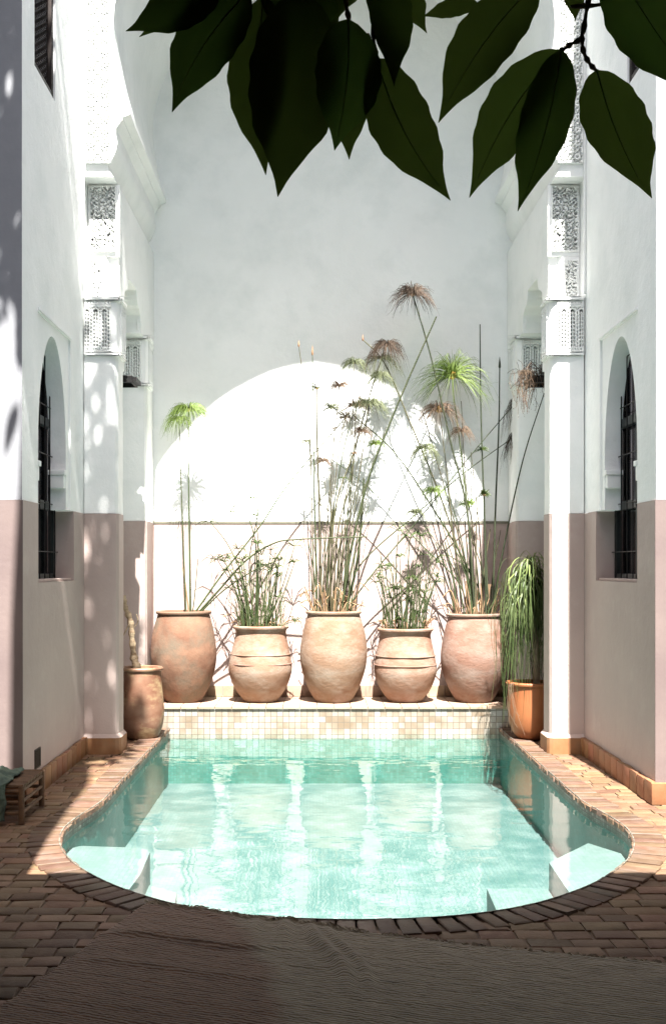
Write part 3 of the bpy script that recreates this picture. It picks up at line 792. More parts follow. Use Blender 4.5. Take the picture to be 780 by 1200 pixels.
stem(p3, [(388, 716), (386, 650), (390, 590), (398, 520), (405, 490)], 9.8, M['stem_t'], .004)
stem(p3, [(376, 716), (382, 650), (396, 590), (412, 540)], 9.9, M['stem_g'], .004)
stem(p3, [(400, 716), (404, 670), (416, 600), (440, 540), (452, 500)], 9.95, M['stem_t'], .0035)
for q, (hx, hy, hr_, mm, dr) in enumerate([(398, 452, .13, 'ray_t', .6), (446, 440, .16, 'ray_p', 1.0), (388, 478, .12, 'ray_p', .5), (424, 505, .11, 'ray_t', .7), (378, 540, .09, 'ray_t', .6), (440, 520, .10, 'ray_g', .5), (415, 425, .16, 'ray_p', .9)]):
    xb = 378 + q * 5
    c = stem(p3, [(xb, 716), (xb + (hx - xb) * .15, 640), (xb + (hx - xb) * .55, hy + 90), (hx, hy)], 9.8 + q * .02, M['stem_t'], .0032)
    umbel(p3, c, hr_ * 1.35, 120, M[mm], dr, M['heart_b'], .010, seed=60 + q, up=.75)
c = stem(p3, [(404, 716), (440, 668), (500, 597), (550, 535), (612, 462)], 9.85, M['stem_g'], .0046, 9.95); umbel(p3, c, .24, 150, M['ray_b'], 1.7, M['heart_b'], .012, seed=90, up=.5)
c = stem(p3, [(406, 716), (422, 662), (490, 600), (545, 553), (606, 509)], 9.82, M['stem_g'], .0046, 9.9); umbel(p3, c, .20, 130, M['ray_b'], 1.7, M['heart_b'], .012, seed=91, up=.5)
for k in range(10):
    x = R.uniform(366, 412); h = R.uniform(70, 170); l = R.uniform(-14, 26)
    stem(p3, [(x, 716), (x + l * .3, 716 - h * .5), (x + l, 716 - h)], R.uniform(9.74, 9.94), M[R.choice(['stem_g', 'stem_t'])], R.uniform(.003, .0055))

p5 = plant('papyrus with dark upright stems and a lime green head, in the right end pot', 5, group=PAP)
straw(p5, 556, 722, 24, 40, YP, 8, 44, 6)
c = stem(p5, [(556, 720), (547, 600), (528, 520), (505, 420), (483, 344)], 9.80, M['stem_d'], .007, 9.7); umbel(p5, c, .28, 260, M['ray_b'], .62, M['heart_b'], .022, seed=21, up=.85, r=.0016)
c = stem(p5, [(552, 720), (549, 620), (541, 540), (532, 470), (530, 440)], 9.84, M['stem_g'], .006); umbel(p5, c, .50, 300, M['ray_g'], .5, M['heart'], .030, seed=22, up=1.0, r=.0017)
c = stem(p5, [(548, 720), (532, 640), (524, 560), (514, 480)], 9.88, M['stem_t'], .005); umbel(p5, c, .33, 170, M['ray_t'], .85, M['heart'], .024, seed=23, up=.7, r=.0015)
c = stem(p5, [(572, 720), (567, 600), (563, 480), (562, 380)], 9.80, M['stem_d'], .006); 
c = stem(p5, [(577, 720), (580, 600), (584, 500), (585, 430)], 9.76, M['stem_d'], .0065); tip(p5, c, M['stem_d'], .09, .011)
c = stem(p5, [(569, 720), (568, 640), (567, 580)], 9.72, M['stem_d'], .006); umbel(p5, c, .09, 60, M['sedge'], .15, M['heart_b'], .014, seed=24, up=.9, r=.003)
c = P(564, 527, 9.79); umbel(p5, c, .085, 40, M['sedge'], .3, None, seed=25, up=.8, r=.0025)
c = stem(p5, [(575, 720), (590, 640), (612, 540), (637, 461)], 9.74, M['stem_d'], .0055, 9.5)
c = stem(p5, [(566, 720), (545, 660), (500, 585), (460, 528), (412, 485)], 9.9, M['stem_g'], .006)
c = stem(p5, [(560, 720), (545, 670), (515, 580), (478, 490), (450, 425), (425, 398)], 9.94, M['stem_t'], .006); tip(p5, c, M['straw'], .05, .009); umbel(p5, P(445, 420, 9.94), .30, 110, M['ray_p'], .9, None, seed=26, up=.5)
c = stem(p5, [(550, 720), (535, 680), (490, 635), (430, 570), (362, 520)], 9.96, M['stem_g'], .004)
c = stem(p5, [(562, 720), (556, 640), (545, 560), (540, 470)], 9.9, M['stem_t'], .0045)
c = stem(p5, [(558, 720), (540, 640), (520, 570), (500, 500), (494, 480)], 9.92, M['stem_t'], .0045)
for q, (hx, hy, hr_, mm, dr) in enumerate([(497, 525, .17, 'ray_p', 1.0), (540, 505, .14, 'ray_t', .8), (508, 575, .12, 'ray_g', .6), (548, 590, .10, 'ray_g', .4), (486, 600, .11, 'ray_p', .7)]):
    xb = 544 + q * 6
    c = stem(p5, [(xb, 720), (xb + (hx - xb) * .2, 670), (xb + (hx - xb) * .6, (hy + 690) / 2), (hx, hy)], 9.82 + q * .02, M['stem_g'], .0034)
    umbel(p5, c, hr_ * 1.35, 120, M[mm], dr, M['heart_b'], .009, seed=80 + q, up=.7)
for k in range(12):
    x = R.uniform(532, 580); h = R.uniform(60, 190); l = R.uniform(-30, 16)
    stem(p5, [(x, 720), (x + l * .3, 720 - h * .5), (x + l, 720 - h)], R.uniform(9.74, 9.94), M[R.choice(['stem_g', 'stem_g', 'stem_t', 'stem_d'])], R.uniform(.003, .0065))

# sedge bushes in the squat pots
def sedge(i, label, cxp, ybase, x0, x1, ytop, n, seed, extra=()):
    rr = random.Random(seed); t = plant(label, i, 'sedge_plant', 'sedge', 'bushy sedges in the squat pots')
    def one(pts, Y, L):
        c = stem(t, pts, Y, M['stem_g'], .004)
        bm = bmesh.new()
        for k in range(rr.randint(7, 12)):
            a = rr.uniform(0, 2 * math.pi); e = rr.uniform(-.2, .9); q = L * rr.uniform(.6, 1.1)
            d = Vector((math.cos(a) * math.cos(e), math.sin(a) * math.cos(e), math.sin(e)))
            tube(bm, [c, c + d * q * .5 + Vector((0, 0, .01)), c + d * q + Vector((0, 0, -q * .35))], [.003, .0042, .0008], 3, False)
        link('leaf_whorl', bm, M['sedge'], t)
    for k in range(n):
        xb = cxp + rr.uniform(-22, 22); f = (xb - cxp) / 22
        yt = ytop + abs(rr.gauss(0, 1)) * 26 + rr.uniform(0, 40) + abs(f) * 10
        xt = max(x0, min(x1, cxp + f * 32 + rr.gauss(0, 9)))
        Y = YP + rr.uniform(-.13, .1)
        one([(xb, ybase), ((xb + xt) / 2 - f * 2, (ybase + yt) / 2), (xt, yt)], Y, rr.uniform(.07, .14))
    for pts in extra: one(pts, YP + rr.uniform(-.1, .1), .17)
    bm = bmesh.new()
    for k in range(90):
        x = cxp + rr.uniform(-26, 26); h = rr.uniform(10, 95); y = YP + rr.uniform(-.15, .15)
        l = (x - cxp) * .35 + rr.uniform(-12, 12)
        tube(bm, smoothline([P(x, ybase, y), P(x + l * .4, ybase - h * .6, y), P(x + l, ybase - h, y + rr.uniform(-.05, .05))], 3), .0022, 3, False)
    link('grass_blades', bm, M['sedge'], t)
    straw(t, cxp, ybase - 2, 24, 26, YP, 4, 16, seed)
sedge(2, 'bushy green sedge in the ridged pot, taller with arching sprays to its left', 305, 736, 255, 345, 622, 26, 41,
      [[(298, 736), (292, 660), (302, 600), (293, 583)], [(296, 736), (285, 680), (268, 640), (247, 612)], [(300, 736), (284, 690), (262, 658)], [(292, 736), (275, 690), (254, 655)], [(300, 736), (300, 640), (282, 590), (270, 600)], [(312, 736), (330, 690), (345, 640)], [(302, 736), (303, 650), (300, 605)], [(312, 736), (325, 680), (322, 655)]])
sedge(4, 'bushy green sedge in the ridged pot between the middle and right papyrus', 474, 740, 440, 512, 650, 24, 43,
      [[(466, 740), (464, 660), (467, 622)], [(474, 740), (478, 660), (480, 630)], [(470, 740), (455, 690), (452, 668)], [(484, 740), (492, 680), (496, 650)], [(478, 740), (486, 670), (492, 628)], [(484, 740), (500, 690), (510, 660)]])

# bare stump in the streaked pot
t6 = pots[6]; st = thing('potted_stump', 'bare crooked grey brown stump in the streaky pot', 'stump', (t6[1], 8.97, t6[2] - .05))
bm = bmesh.new(); line = smoothline([P(166, 792, 8.97), P(158, 775, 8.97), P(155, 750, 8.97), P(153, 728, 8.95), P(147, 712, 8.95), P(145, 698, 8.95)], 6)
tube(bm, line, [(.05 if i < 2 else .032 if i < 8 else .024 if i < 22 else .02) * (1 + .22 * math.sin(i * 1.9)) for i in range(len(line))], 9); link('trunk', bm, M['bark_p'], st, smooth=50)
bm = bmesh.new(); tube(bm, smoothline([P(153, 728, 8.95), P(147, 740, 8.9), P(139, 758, 8.88)], 4), [.006] * 5 + [.004] * 5, 5)
tube(bm, smoothline([P(158, 735, 8.95), P(162, 728, 8.9), P(160, 720, 8.88)], 4), .004, 5); link('twig', bm, M['bark_p'], st)

# drooping plant in the orange pot
t7 = pots[7]; pn = thing('drooping_plant', 'drooping grassy plant with long hanging strands in the orange pot', 'plant', (t7[1], 8.93, t7[2] - .05))
bm = bmesh.new(); tube(bm, smoothline([P(628, 805, 8.93), P(628, 770, 8.93), P(622, 720, 8.93), P(620, 690, 8.93)], 5), [.05, .045, .03] + [.022] * 30 if False else .028, 9); link('trunk', bm, M['bark'], pn, smooth=50)
def strands(bm, n, rr, top, w0, L0, L1, wd, yj=10):
    for k in range(n):
        a = rr.uniform(0, 2 * math.pi); out = rr.uniform(.25, 1) * w0; L = rr.uniform(L0, L1)
        c = top + Vector((rr.uniform(-.03, .03), rr.uniform(-.03, .03), rr.uniform(-.30, .03)))
        d = Vector((math.cos(a), math.sin(a), 0))
        rise = rr.uniform(.0, .09)
        j1 = Vector((rr.gauss(0, .022), rr.gauss(0, .02), 0)); j2 = j1 + Vector((rr.gauss(0, .03), rr.gauss(0, .02), 0))
        pts = [c, c + d * out * .45 + Vector((0, 0, rise)), c + d * out * .85 + Vector((0, 0, rise - .05)), c + d * out + Vector((0, 0, -.25 * L)), c + d * out * 1.02 + j1 + Vector((0, 0, -.6 * L)), c + d * out * rr.uniform(.85, 1.1) + j2 + Vector((0, 0, -L))]
        ln = smoothline(pts, 3); m = len(ln)
        for i, p in enumerate(ln): p.x = min(p.x, 1.965)
        side = d.cross(Vector((0, 0, 1))); prev = None
        for i, p in enumerate(ln):
            q = i / (m - 1); ww = wd * (1 - q ** 2.5) * (.6 + q * .6 if q < .5 else .9) + .0006
            e = (side * math.cos(rr.uniform(-.15, .15) + q * 1.2) + d * math.sin(q * 1.2)) * ww
            e2 = (bm.verts.new(p - e), bm.verts.new(p + e))
            if prev: bm.faces.new((prev[0], prev[1], e2[1], e2[0]))
            prev = e2
rr = random.Random(77)
TOPP = P(622, 668, 8.93)
bm = bmesh.new(); strands(bm, 420, rr, TOPP + Vector((-.02, 0, 0)), .28, .30, 1.0, .0038); link('hanging_leaves', bm, M['pony'], pn, wn=False)
bm = bmesh.new(); strands(bm, 120, rr, TOPP + Vector((0, 0, .06)), .24, .08, .45, .0062); link('young_leaves', bm, M['ponytop'], pn, wn=False)
bm = bmesh.new()
for k in range(9):
    x = 600 + rr.uniform(-3, 4)
    tube(bm, smoothline([P(602, 800, 8.75), P(x - 3, 805, 8.70), P(x + rr.uniform(-8, 4), 830, 8.70), P(x + rr.uniform(-10, 14), 850 + rr.uniform(-15, 12), 8.72)], 4), .0016, 3, False)
link('dry_strands', bm, M['ray_t'], pn)

# ------------------------------------------------------------------ black shelves between the columns, one with a dried plant
def shelf(side, label):
    t = thing('wall_bracket', label, 'bracket', (sx(side, 1.7), 9.0, 2.87), 'black iron brackets between the columns')
    xs = sorted((sx(side, 1.60), sx(side, 1.85)))
    bm = bmesh.new(); box(bm, xs[0], xs[1], 8.86, 9.14, 2.893, 2.915, .004)
    x0 = sx(side, 1.60); 
    link('plate', bm, M['iron'], t)
    bm = bmesh.new(); box(bm, xs[0], xs[1], 8.86, 8.875, 2.86, 2.892); box(bm, xs[0], xs[1], 9.125, 9.14, 2.86, 2.892)
    xq = sorted((sx(side, 1.60), sx(side, 1.615))); box(bm, xq[0], xq[1], 8.876, 9.124, 2.86, 2.892)
    link('rim', bm, M['iron'], t)
    bm = bmesh.new(); xt = sx(side, 1.60)
    prism(bm, [(8.88, 2.87), (9.12, 2.87), (9.12, 2.905), (8.88, 2.905)], lambda u, v, w: (w, u, v), xt, xt - side * .03)
    link('nose', bm, M['iron'], t)
shelf(-1, 'black iron wall bracket between the left columns, empty')
shelf(1, 'black iron wall bracket between the right columns, under the dried nest plant')
dp = thing('dried_hanging_plant', 'tangled brown dried plant trailing over the right iron bracket', 'dried plant', (sx(1, 1.7), 9.0, 2.92))
rr = random.Random(5)
bm = bmesh.new()
for k in range(170):
    c = Vector((sx(1, rr.uniform(1.52, 1.82)), 8.98 + rr.uniform(-.16, .12), 2.925 + rr.uniform(0, .05)))
    pts = [c]; d = Vector((rr.uniform(-1, 1), rr.uniform(-.7, .3), rr.uniform(-.2, .9))).normalized()
    for j in range(4):
        d = (d + Vector((rr.uniform(-.7, .7), rr.uniform(-.5, .5), rr.uniform(-.9, .3)))).normalized(); pts.append(pts[-1] + d * rr.uniform(.02, .045))
    tube(bm, pts, .0022, 3, False)
link('tangle', bm, M['ray_b'], dp)
bm = bmesh.new()
for k in range(70):
    u = rr.choice([rr.gauss(1.52, .045), rr.gauss(1.545, .05), rr.gauss(1.74, .022)]); u = max(1.42, min(1.80, u))
    L = rr.uniform(.06, .42) if u > 1.65 else rr.uniform(.05, .36)
    c = Vector((sx(1, u), 8.86 - rr.uniform(0, .06), 2.95)); pts = [c]
    for j in range(7): pts.append(pts[-1] + Vector((rr.uniform(-.016, .016), rr.uniform(-.012, .012), -L / 7)))
    tube(bm, pts, .0018, 3, False)
    for p in pts[1:]:
        for q in range(3):
            e = p + Vector((rr.uniform(-.02, .02), rr.uniform(-.015, .015), rr.uniform(-.02, .01))); s = .006
            bm.faces.new([bm.verts.new(e + Vector((rr.uniform(-s, s), rr.uniform(-s, s), rr.uniform(-s, s)))) for _ in range(3)])
link('trailing_stems', bm, M['ray_t'], dp, wn=False)

# ------------------------------------------------------------------ rug
rug = thing('rug', 'rumpled brown and grey green woven rug with a fringed edge beside the pool', 'rug', (-.68, 4.52, 0))
O = Vector((-.69, 4.53, 0)); U = Vector((.942, -.336, 0)); V = Vector((-.262, -.965, 0))
rr = random.Random(3)
def rugz(u, v):
    z = .021 + .004 * noise.noise(Vector((u * 3, v * 3, 0)))
    def ridge(u0, v0, u1, v1, h, w, taper=True):
        d = Vector((u1 - u0, v1 - v0)); L = d.length; d /= L
        a = (u - u0) * d.x + (v - v0) * d.y; b = -(u - u0) * d.y + (v - v0) * d.x
        b += .018 * math.sin(a * 9 + u0 * 5)
        f = sst(-.12, .12, a) * (1 - sst(L - .25, L + .1, a))
        return h * math.exp(-(b / w) ** 2) * f
    z += ridge(.74, .02, 1.02, .62, .030, .030) + ridge(.80, .0, 1.10, .60, .020, .022) + ridge(.62, .0, .70, .22, .028, .03)
    z += ridge(.02, .40, .75, .30, .018, .022) + ridge(.05, .66, .8, .60, .012, .03) + ridge(.5, .04, .56, .2, .022, .025) + ridge(.25, .03, .45, .12, .012, .02)
    z += ridge(1.2, .1, 1.5, .5, .01, .05) + .004 * noise.noise(Vector((u * 3.5, v * 24, 3))) + .0022 * noise.noise(Vector((u * 40, v * 60, 8)))
    return z
bm = bmesh.new(); nu, nv = 330, 300; g = []
for j in range(nv + 1):
    row = []
    for i in range(nu + 1):
        u = 3.0 * i / nu; v = 2.3 * j / nv
        wv = .012 * noise.noise(Vector((u * 5, 1, 0))) + .05 * math.sin(min(1, u / 2.1) * math.pi); wu = .014 * noise.noise(Vector((3, v * 4, 0)))
        p = O + U * (u + wu * (1 - min(1, u))) + V * (v + wv * max(0, 1 - v * 2))
        row.append(bm.verts.new((p.x, p.y, rugz(u, v))))
    g.append(row)
for j in range(nv):
    for i in range(nu): bm.faces.new((g[j][i], g[j][i + 1], g[j + 1][i + 1], g[j + 1][i]))
ed = [e for e in bm.edges if len(e.link_faces) == 1]
ex = bmesh.ops.extrude_edge_only(bm, edges=ed)
for v in ex['geom']:
    if isinstance(v, bmesh.types.BMVert): v.co.z = .009
def rugmat():
    m, t, o = nt('woven_wool'); L = t.links.new
    tc = N(t, 'TexCoord'); mp = N(t, 'Mapping', vector_type='POINT'); mp.inputs['Rotation'].default_value = (0, 0, math.radians(19.6)); L(tc.outputs['Object'], mp.inputs[0])
    wv = N(t, 'TexWave', Scale=21, Distortion=3.2, Detail=5); wv.inputs['Detail Scale'].default_value = 2.5; wv.bands_direction = 'Y'; L(mp.outputs[0], wv.inputs['Vector'])
    mp2 = N(t, 'Mapping'); mp2.inputs['Scale'].default_value = (7, 75, 1); L(mp.outputs[0], mp2.inputs[0])
    n1 = N(t, 'TexNoise', Scale=1.4, Detail=8, Roughness=.75); L(mp2.outputs[0], n1.inputs['Vector'])
    nf = N(t, 'TexNoise', Scale=90, Detail=4, Roughness=.7); L(mp.outputs[0], nf.inputs['Vector'])
    sp = N(t, 'SeparateXYZ'); L(mp.outputs[0], sp.inputs[0])
    n2 = N(t, 'TexNoise', Scale=2.2, Detail=4); L(tc.outputs['Object'], n2.inputs['Vector'])
    ma = N(t, 'Math', operation='MULTIPLY_ADD'); ma.inputs[1].default_value = .35; L(n2.outputs[0], ma.inputs[0])
    # brown field near the fringed corner, grey-green beyond
    yy = N(t, 'Math', operation='MULTIPLY_ADD'); yy.inputs[1].default_value = .66; L(sp.outputs[1], yy.inputs[0]); L(sp.outputs[0], yy.inputs[2])
    L(yy.outputs[0], ma.inputs[2])
    rp = N(t, 'ValToRGB'); rp.color_ramp.elements[0].position = .52; rp.color_ramp.elements[1].position = .61
    L(ma.outputs[0], rp.inputs[0])
    mc = N(t, 'MixRGB'); mc.inputs[1].default_value = (.195, .112, .068, 1); mc.inputs[2].default_value = (.265, .208, .138, 1); L(rp.outputs[0], mc.inputs[0])
    mr = N(t, 'MapRange'); mr.inputs[1].default_value = .3; mr.inputs[2].default_value = .7; mr.inputs[3].default_value = .25; mr.inputs[4].default_value = 1.75; L(n1.outputs[0], mr.inputs[0])
    hs = N(t, 'HueSaturation'); L(mc.outputs[0], hs.inputs['Color']); L(mr.outputs[0], hs.inputs['Value'])
    b = N(t, 'BsdfPrincipled', Roughness=.95); L(hs.outputs[0], b.inputs['Base Color']); b.inputs['Sheen Weight'].default_value = .3
    ad = N(t, 'Math', operation='ADD'); L(wv.outputs['Fac'], ad.inputs[0]); L(nf.outputs[0], ad.inputs[1])
    bp = N(t, 'Bump', Strength=.9, Distance=.0065); L(ad.outputs[0], bp.inputs['Height']); L(bp.outputs[0], b.inputs['Normal']); L(b.outputs[0], o.inputs[0]); return m
M['rug'] = rugmat()
link('woven_field', bm, M['rug'], rug, smooth=60)
bm = bmesh.new()
for k in range(620):
    u = rr.uniform(0, 3.0) if k > 300 else rr.uniform(0, .9)
    L = rr.uniform(.015, .06) * (1 if u < .9 else .5)
    wv = .012 * noise.noise(Vector((u * 5, 1, 0))) + .05 * math.sin(min(1, u / 2.1) * math.pi)
    p = O + U * u + V * (wv + .01); a = rr.uniform(-1.2, 1.2)
    d = (-V * math.cos(a) + U * math.sin(a)); q = p + d * L
    tube(bm, smoothline([Vector((p.x, p.y, rugz(u, 0))), Vector(((p.x + q.x) / 2, (p.y + q.y) / 2, rugz(u, 0) + rr.uniform(-.002, .008))), Vector((q.x, q.y, .018 + rr.uniform(-.003, .004)))], 3), .0026, 3, False)
fr = link('fringe', bm, M['straw'] if False else mat('wool_fringe', (.34, .28, .20), (.25, .20, .14), 20, .95), rug)
fr['kind'] = 'stuff'

# ------------------------------------------------------------------ stool with cloth at the lower left
stl = thing('low_stool', 'low brown cane stool at the left edge beside the wall corner', 'stool', (-1.83, 6.15, 0))
for lx, ly in ((-1.585, 5.98), (-1.585, 6.42), (-2.1, 5.98), (-2.1, 6.42)):
    bm = bmesh.new(); tube(bm, [(lx, ly, .004), (lx, ly, .205)], .017, 10); link('leg', bm, M['rattan'], stl, smooth=50)
bm = bmesh.new()
for z in (.06, .12, .18):
    for y in (5.98, 6.42): tube(bm, [(-2.1, y, z), (-1.585, y, z)], .010, 7)
    for x in (-2.1, -1.585): tube(bm, [(x, 5.98, z), (x, 6.42, z)], .010, 7)
link('rail', bm, M['rattan'], stl, smooth=50)
bm = bmesh.new()
for k in range(14): tube(bm, [(-2.11, 5.99 + k * .0325, .205), (-1.575, 5.99 + k * .0325, .205 + R.uniform(-.002, .002))], .012, 7)
link('seat', bm, M['rattan'], stl, smooth=50)
cl = bmesh.new(); n = 60; g = []
for j in range(n + 1):
    row = []
    for i in range(n + 1):
        a, b = i / n, j / n
        x = -2.06 + a * .40; 
        arc = b * .62
        y = 6.34 - min(arc, .37); z = .232 + .05 * math.sin(a * math.pi) * math.sin(min(1, b * 1.6) * math.pi) ** .5 if b * 1.6 < 1 else .232
        if arc > .37: z = .228 - (arc - .37) * .82; y = 5.955 - .02 * math.sin(a * 22)
        q = Vector((a * 6, b * 6, 0))
        x += .02 * noise.noise(q * 1.3); y -= .03 * abs(noise.noise(q * 1.7 + Vector((5, 0, 0)))); z += .022 * noise.noise(q * 1.5 + Vector((0, 7, 0)))
        row.append(cl.verts.new((x, y, max(z, .018))))
    g.append(row)
for j in range(n):
    for i in range(n): cl.faces.new((g[j][i], g[j][i + 1], g[j + 1][i + 1], g[j + 1][i]))
o = link('cloth', cl, M['towel'], smooth=80)
md = o.modifiers.new('thick', 'SOLIDIFY'); md.thickness = .008
tag(o, 'crumpled sage green cloth draped over the low stool', 'cloth')

# ------------------------------------------------------------------ gallery on the camera's side (shades rug and near floor)
gal = thing('gallery', 'plastered gallery roof and walls on the near side of the courtyard, with added unseen piers that block side light', 'gallery', (0, 0, 0))
bm = bmesh.new(); box(bm, -3.0, 3.3, -1.8, 3.22, 3.28, 3.38)
link('ceiling', bm, M['wood_d'], gal)
bm = bmesh.new(); box(bm, -2.6, 2.8, -1.8, -1.6, -.01, 3.279); box(bm, -2.8, -2.6, -1.8, 2.6, -.01, 3.279); box(bm, 2.8, 3.0, -1.8, 2.6, -.01, 3.279); box(bm, -2.99, -1.17, 2.95, 3.2, -.01, 3.279); box(bm, 1.30, 3.29, 2.95, 3.2, -.01, 3.279)  # last two boxes are piers added out of view to block side light
link('unseen_gallery_wall', bm, M['gwall'], gal)
bm = bmesh.new(); box(bm, -2.5, -2.25, 3.22, 6.49, -.01, 6.3); box(bm, 2.52, 2.8, 3.22, 6.49, -.01, 8.5); link('unseen_courtyard_wall', bm, M['facade'], gal)  # unseen side walls, set close in to cut sky and bounce light

# ------------------------------------------------------------------ tree: trunk beside the view, crown above, one branch hanging into it
tree = thing('tree', 'broad leaved tree whose dark glossy leaves hang across the top of the view', 'tree', (-1.38, 3.42, 0))
bm = bmesh.new()
tl = smoothline([Vector((-1.38, 3.42, -.01)), Vector((-1.37, 3.42, 2.2)), Vector((-1.39, 3.42, 4.6)), Vector((-1.37, 3.42, 7.2)), Vector((-1.40, 3.5, 8.6))], 6)
tube(bm, tl, [.19 - .0 * i if i < 18 else .19 - (i - 17) * .018 for i in range(len(tl))], 14); link('trunk', bm, M['bark'], tree, smooth=60)
def leafmesh(bm, base, tipp, width, nrm, curl=.1, asym=0, n=12, rib=True):
    ax = tipp - base; L = ax.length; ax.normalize()
    sd = ax.cross(nrm).normalized(); nn = sd.cross(ax).normalized()
    prev = None
    for i in range(n + 1):
        q = i / n
        w = width / 2 * (math.sin(math.pi * min(1, q ** .80)) ** .80) * (1 - .55 * sst(.66, 1.0, q)) if 0 < q < 1 else .0004
        w *= 1 + .03 * math.sin(q * 40 + base.x * 50)
        c = base + ax * L * q + nn * (-curl * L * (q ** 2)) + sd * asym * L * math.sin(math.pi * q)
        lift = w * .22
        vs = [bm.verts.new(c - sd * w + nn * lift), bm.verts.new(c - sd * w * .5 + nn * lift * .35), bm.verts.new(c), bm.verts.new(c + sd * w * .5 + nn * lift * .35), bm.verts.new(c + sd * w + nn * lift)]
        if prev:
            for k in range(4): bm.faces.new((prev[k], prev[k + 1], vs[k + 1], vs[k]))
        prev = vs
    return
LV = [  # base px, tip px, width px, distance, normal tilt, side bow
 ((262, -22), (148, 38), 52, 1.50, .3, -.05), ((300, -25), (163, 43), 58, 1.58, -.2, .04), ((290, -8), (201, 129), 66, 1.52, .1, .05),
 ((308, -5), (314, 208), 66, 1.55, -.3, .03), ((352, -10), (325, 229), 98, 1.50, .0, -.03), ((408, 22), (392, 176), 70, 1.46, .2, -.04),
 ((402, 60), (409, 187), 46, 1.62, .1, .0), ((440, 68), (527, 236), 66, 1.48, -.1, .06), ((440, -60), (461, 102), 50, 1.44, .3, -.03),
 ((628, -22), (513, 141), 66, 1.47, -.1, .04), ((656, 58), (551, 229), 62, 1.54, .2, .05), ((657, 58), (607, 249), 56, 1.49, -.4, -.03),
 ((698, 82), (761, 235), 74, 1.50, .1, .05), ((716, -45), (822, 112), 92, 1.46, -.1, .03), ((455, -45), (501, 37), 42, 1.60, .2, .05),
 ((560, 4), (494, 18), 22, 1.62, .5, .0), ((668, -40), (673, 26), 26, 1.58, .1, .0), ((330, -60), (372, 62), 88, 1.57, .1, .0),
 ((392, -70), (352, 50), 80, 1.62, -.1, .0), ((240, -60), (175, 10), 60, 1.6, .1, .0), ((770, -40), (720, 22), 60, 1.66, .2, 0),
 ((380, -30), (330, 150), 70, 1.66, .2, .03), ((345, -10), (398, 140), 60, 1.7, .2, .03), ((420, -60), (396, 20), 40, 1.6, .1, 0)]
for k, (b0, t0, w, Y, tl_, bow) in enumerate(LV):
    bm = bmesh.new(); dz = R.uniform(-.03, .03)
    leafmesh(bm, P(b0[0], b0[1], Y), P(t0[0], t0[1], Y + dz), 1.12 * w * Y / F, Vector((tl_, -1, .25)), .04 * R.uniform(-1, 1), bow, 28)
    lo = link('leaf', bm, M['leaf'], tree, smooth=60, wn=False)
    bm = bmesh.new(); a = P(b0[0], b0[1], Y); b = P(t0[0], t0[1], Y + dz)
    if k in (2, 3, 5, 7, 9, 10, 11, 12, 13):
        sdv = (b - a).normalized().cross(Vector((tl_, -1, .25)))
        pts = [a.lerp(b, q) + sdv.normalized() * bow * (b - a).length * math.sin(math.pi * q) + Vector((0, -.0022 - .004 * math.sin(math.pi * q), 0)) for q in [j / 10 for j in range(10)]]
        tube(bm, pts, [.0011 * (1 - j / 14) for j in range(10)], 4); v = link('vein', bm, M['leafvein'], tree); v.parent = lo
    else: bm.free()
TW = [[(402, -60), (405, 0), (409, 24)], [(440, 68), (438, 30), (452, -50)], [(700, -50), (688, 5), (681, 42), (668, 52), (656, 60)], [(681, 42), (683, 60), (690, 74), (699, 84)], [(760, -30), (715, 2), (668, 8)], [(430, 40), (436, 62), (441, 70)]]
for tw in TW:
    bm = bmesh.new(); ln = smoothline([P(x, y, 1.5) for x, y in tw], 5)
    tube(bm, ln, [.0032 + .0012 * math.sin(i * 1.7) for i in range(len(ln))], 6); link('twig', bm, M['bark'], tree, smooth=60)
for pts, r0, r1 in (([(-1.38, 3.42, 3.0), (-1.0, 2.8, 3.1), (-.5, 2.0, 3.05), (.0, 1.55, 2.6), (.12, 1.5, 2.28)], .05, .008), ([(-.5, 2.0, 3.05), (.1, 1.7, 3.0), (.40, 1.5, 2.6), (.42, 1.5, 2.24)], .03, .006), ([(.1, 1.7, 3.0), (.5, 1.6, 2.7), (.46, 1.5, 2.25)], .02, .006),
                    ([(-.5, 2.0, 3.05), (-.3, 1.7, 2.7), (-.1, 1.55, 2.3)], .02, .005),
                    ([(-1.38, 3.45, 8.2), (-1.6, 3.6, 8.8), (-1.9, 4.3, 8.8), (-2.3, 4.6, 8.5)], .07, .02), ([(-1.39, 3.45, 8.2), (-1.3, 3.7, 8.8), (-1.3, 4.4, 8.8)], .05, .012), ([(-1.6, 3.6, 8.8), (-2.1, 4.2, 8.0)], .04, .015)):
    bm = bmesh.new(); ln = smoothline([Vector(p) for p in pts], 6); m_ = len(ln)
    tube(bm, ln, [r0 + (r1 - r0) * i / (m_ - 1) for i in range(m_)], 8); link('branch', bm, M['bark'], tree, smooth=60)
bm = bmesh.new(); rr = random.Random(19)
def crown_leaf(c, L):
    a = rr.uniform(0, 2 * math.pi); e = rr.uniform(-1.3, .2)
    d = Vector((math.cos(a) * math.cos(e), math.sin(a) * math.cos(e), math.sin(e)))
    leafmesh(bm, c, c + d * L, L * .42, Vector((rr.uniform(-1, 1), rr.uniform(-1, 1), 1.2)), .1, 0, 4)
for k in range(1500):
    while True:
        q = Vector((rr.uniform(-1, 1), rr.uniform(-1, 1), rr.uniform(-1, 1)))
        if q.length < 1: break
    crown_leaf(Vector((-2.12 + q.x * .62, 4.4 + q.y * .6, 8.25 + q.z * 1.75)), rr.uniform(.13, .2))
for k in range(560):
    crown_leaf(Vector((rr.uniform(-1.6, -1.12), 4.5 + rr.uniform(-.4, .4), rr.uniform(6.7, 9.9))), rr.uniform(.13, .2))
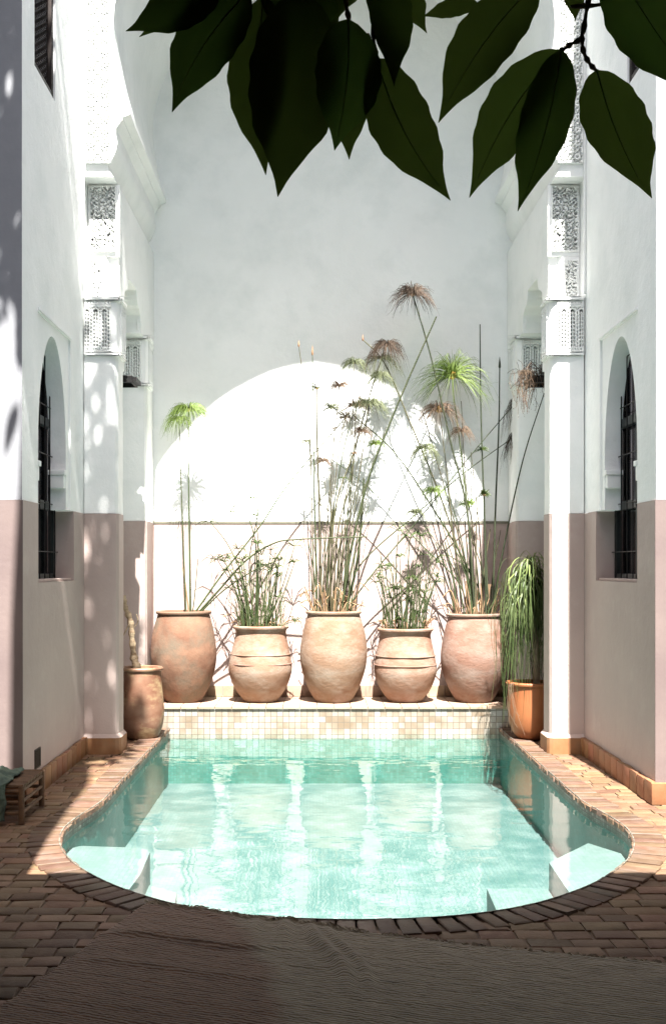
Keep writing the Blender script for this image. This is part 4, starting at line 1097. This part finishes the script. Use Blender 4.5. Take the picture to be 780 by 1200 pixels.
fo = link('crown_leaves', bm, M['leaf'], tree, smooth=60, wn=False); fo['kind'] = 'stuff'

# ------------------------------------------------------------------ camera, light, world
cam = bpy.data.cameras.new('camera'); co = bpy.data.objects.new('camera', cam); COL.objects.link(co)
co.location = (0, 0, H); co.rotation_euler = (math.radians(90), 0, 0)
cam.sensor_fit = 'VERTICAL'; cam.sensor_height = 36; cam.lens = 36 * F / 1200
cam.shift_y = (VY - 600) / 1200; cam.shift_x = (390 - VX) / 1200
cam.clip_start = .05; cam.clip_end = 500
SC.camera = co
sd = Vector((.072, -1, 1.875)).normalized()
sun = bpy.data.lights.new('sun', 'SUN'); so = bpy.data.objects.new('sun', sun); COL.objects.link(so)
sun.energy = 5.0; sun.angle = math.radians(.5); sun.color = (1, .97, .925)
so.rotation_euler = (-sd).to_track_quat('-Z', 'Y').to_euler()
so.location = (0, 0, 20)
w = bpy.data.worlds.new('World'); SC.world = w; w.use_nodes = True; t = w.node_tree; t.nodes.clear()
sk = t.nodes.new('ShaderNodeTexSky'); sk.sky_type = 'NISHITA'; sk.sun_disc = False
sk.sun_elevation = math.asin(sd.z); sk.sun_rotation = math.atan2(sd.x, sd.y); sk.air_density = 1; sk.dust_density = 3.5; sk.ozone_density = 1
bg = t.nodes.new('ShaderNodeBackground'); bg.inputs[1].default_value = .05; ow = t.nodes.new('ShaderNodeOutputWorld')
t.links.new(sk.outputs[0], bg.inputs[0]); t.links.new(bg.outputs[0], ow.inputs[0])
SC.render.engine = 'CYCLES'
cy = SC.cycles; cy.max_bounces = 10; cy.diffuse_bounces = 8; cy.glossy_bounces = 4; cy.transmission_bounces = 4; cy.transparent_max_bounces = 12
cy.use_denoising = True
try: cy.denoiser = 'OPENIMAGEDENOISE'
except Exception: pass
cy.sample_clamp_indirect = 6; cy.caustics_reflective = True; cy.caustics_refractive = False; cy.blur_glossy = .5
vs_ = SC.view_settings; vs_.view_transform = 'Standard'; vs_.look = 'None'; vs_.exposure = 2.57; vs_.gamma = 1
SC.display_settings.display_device = 'sRGB'
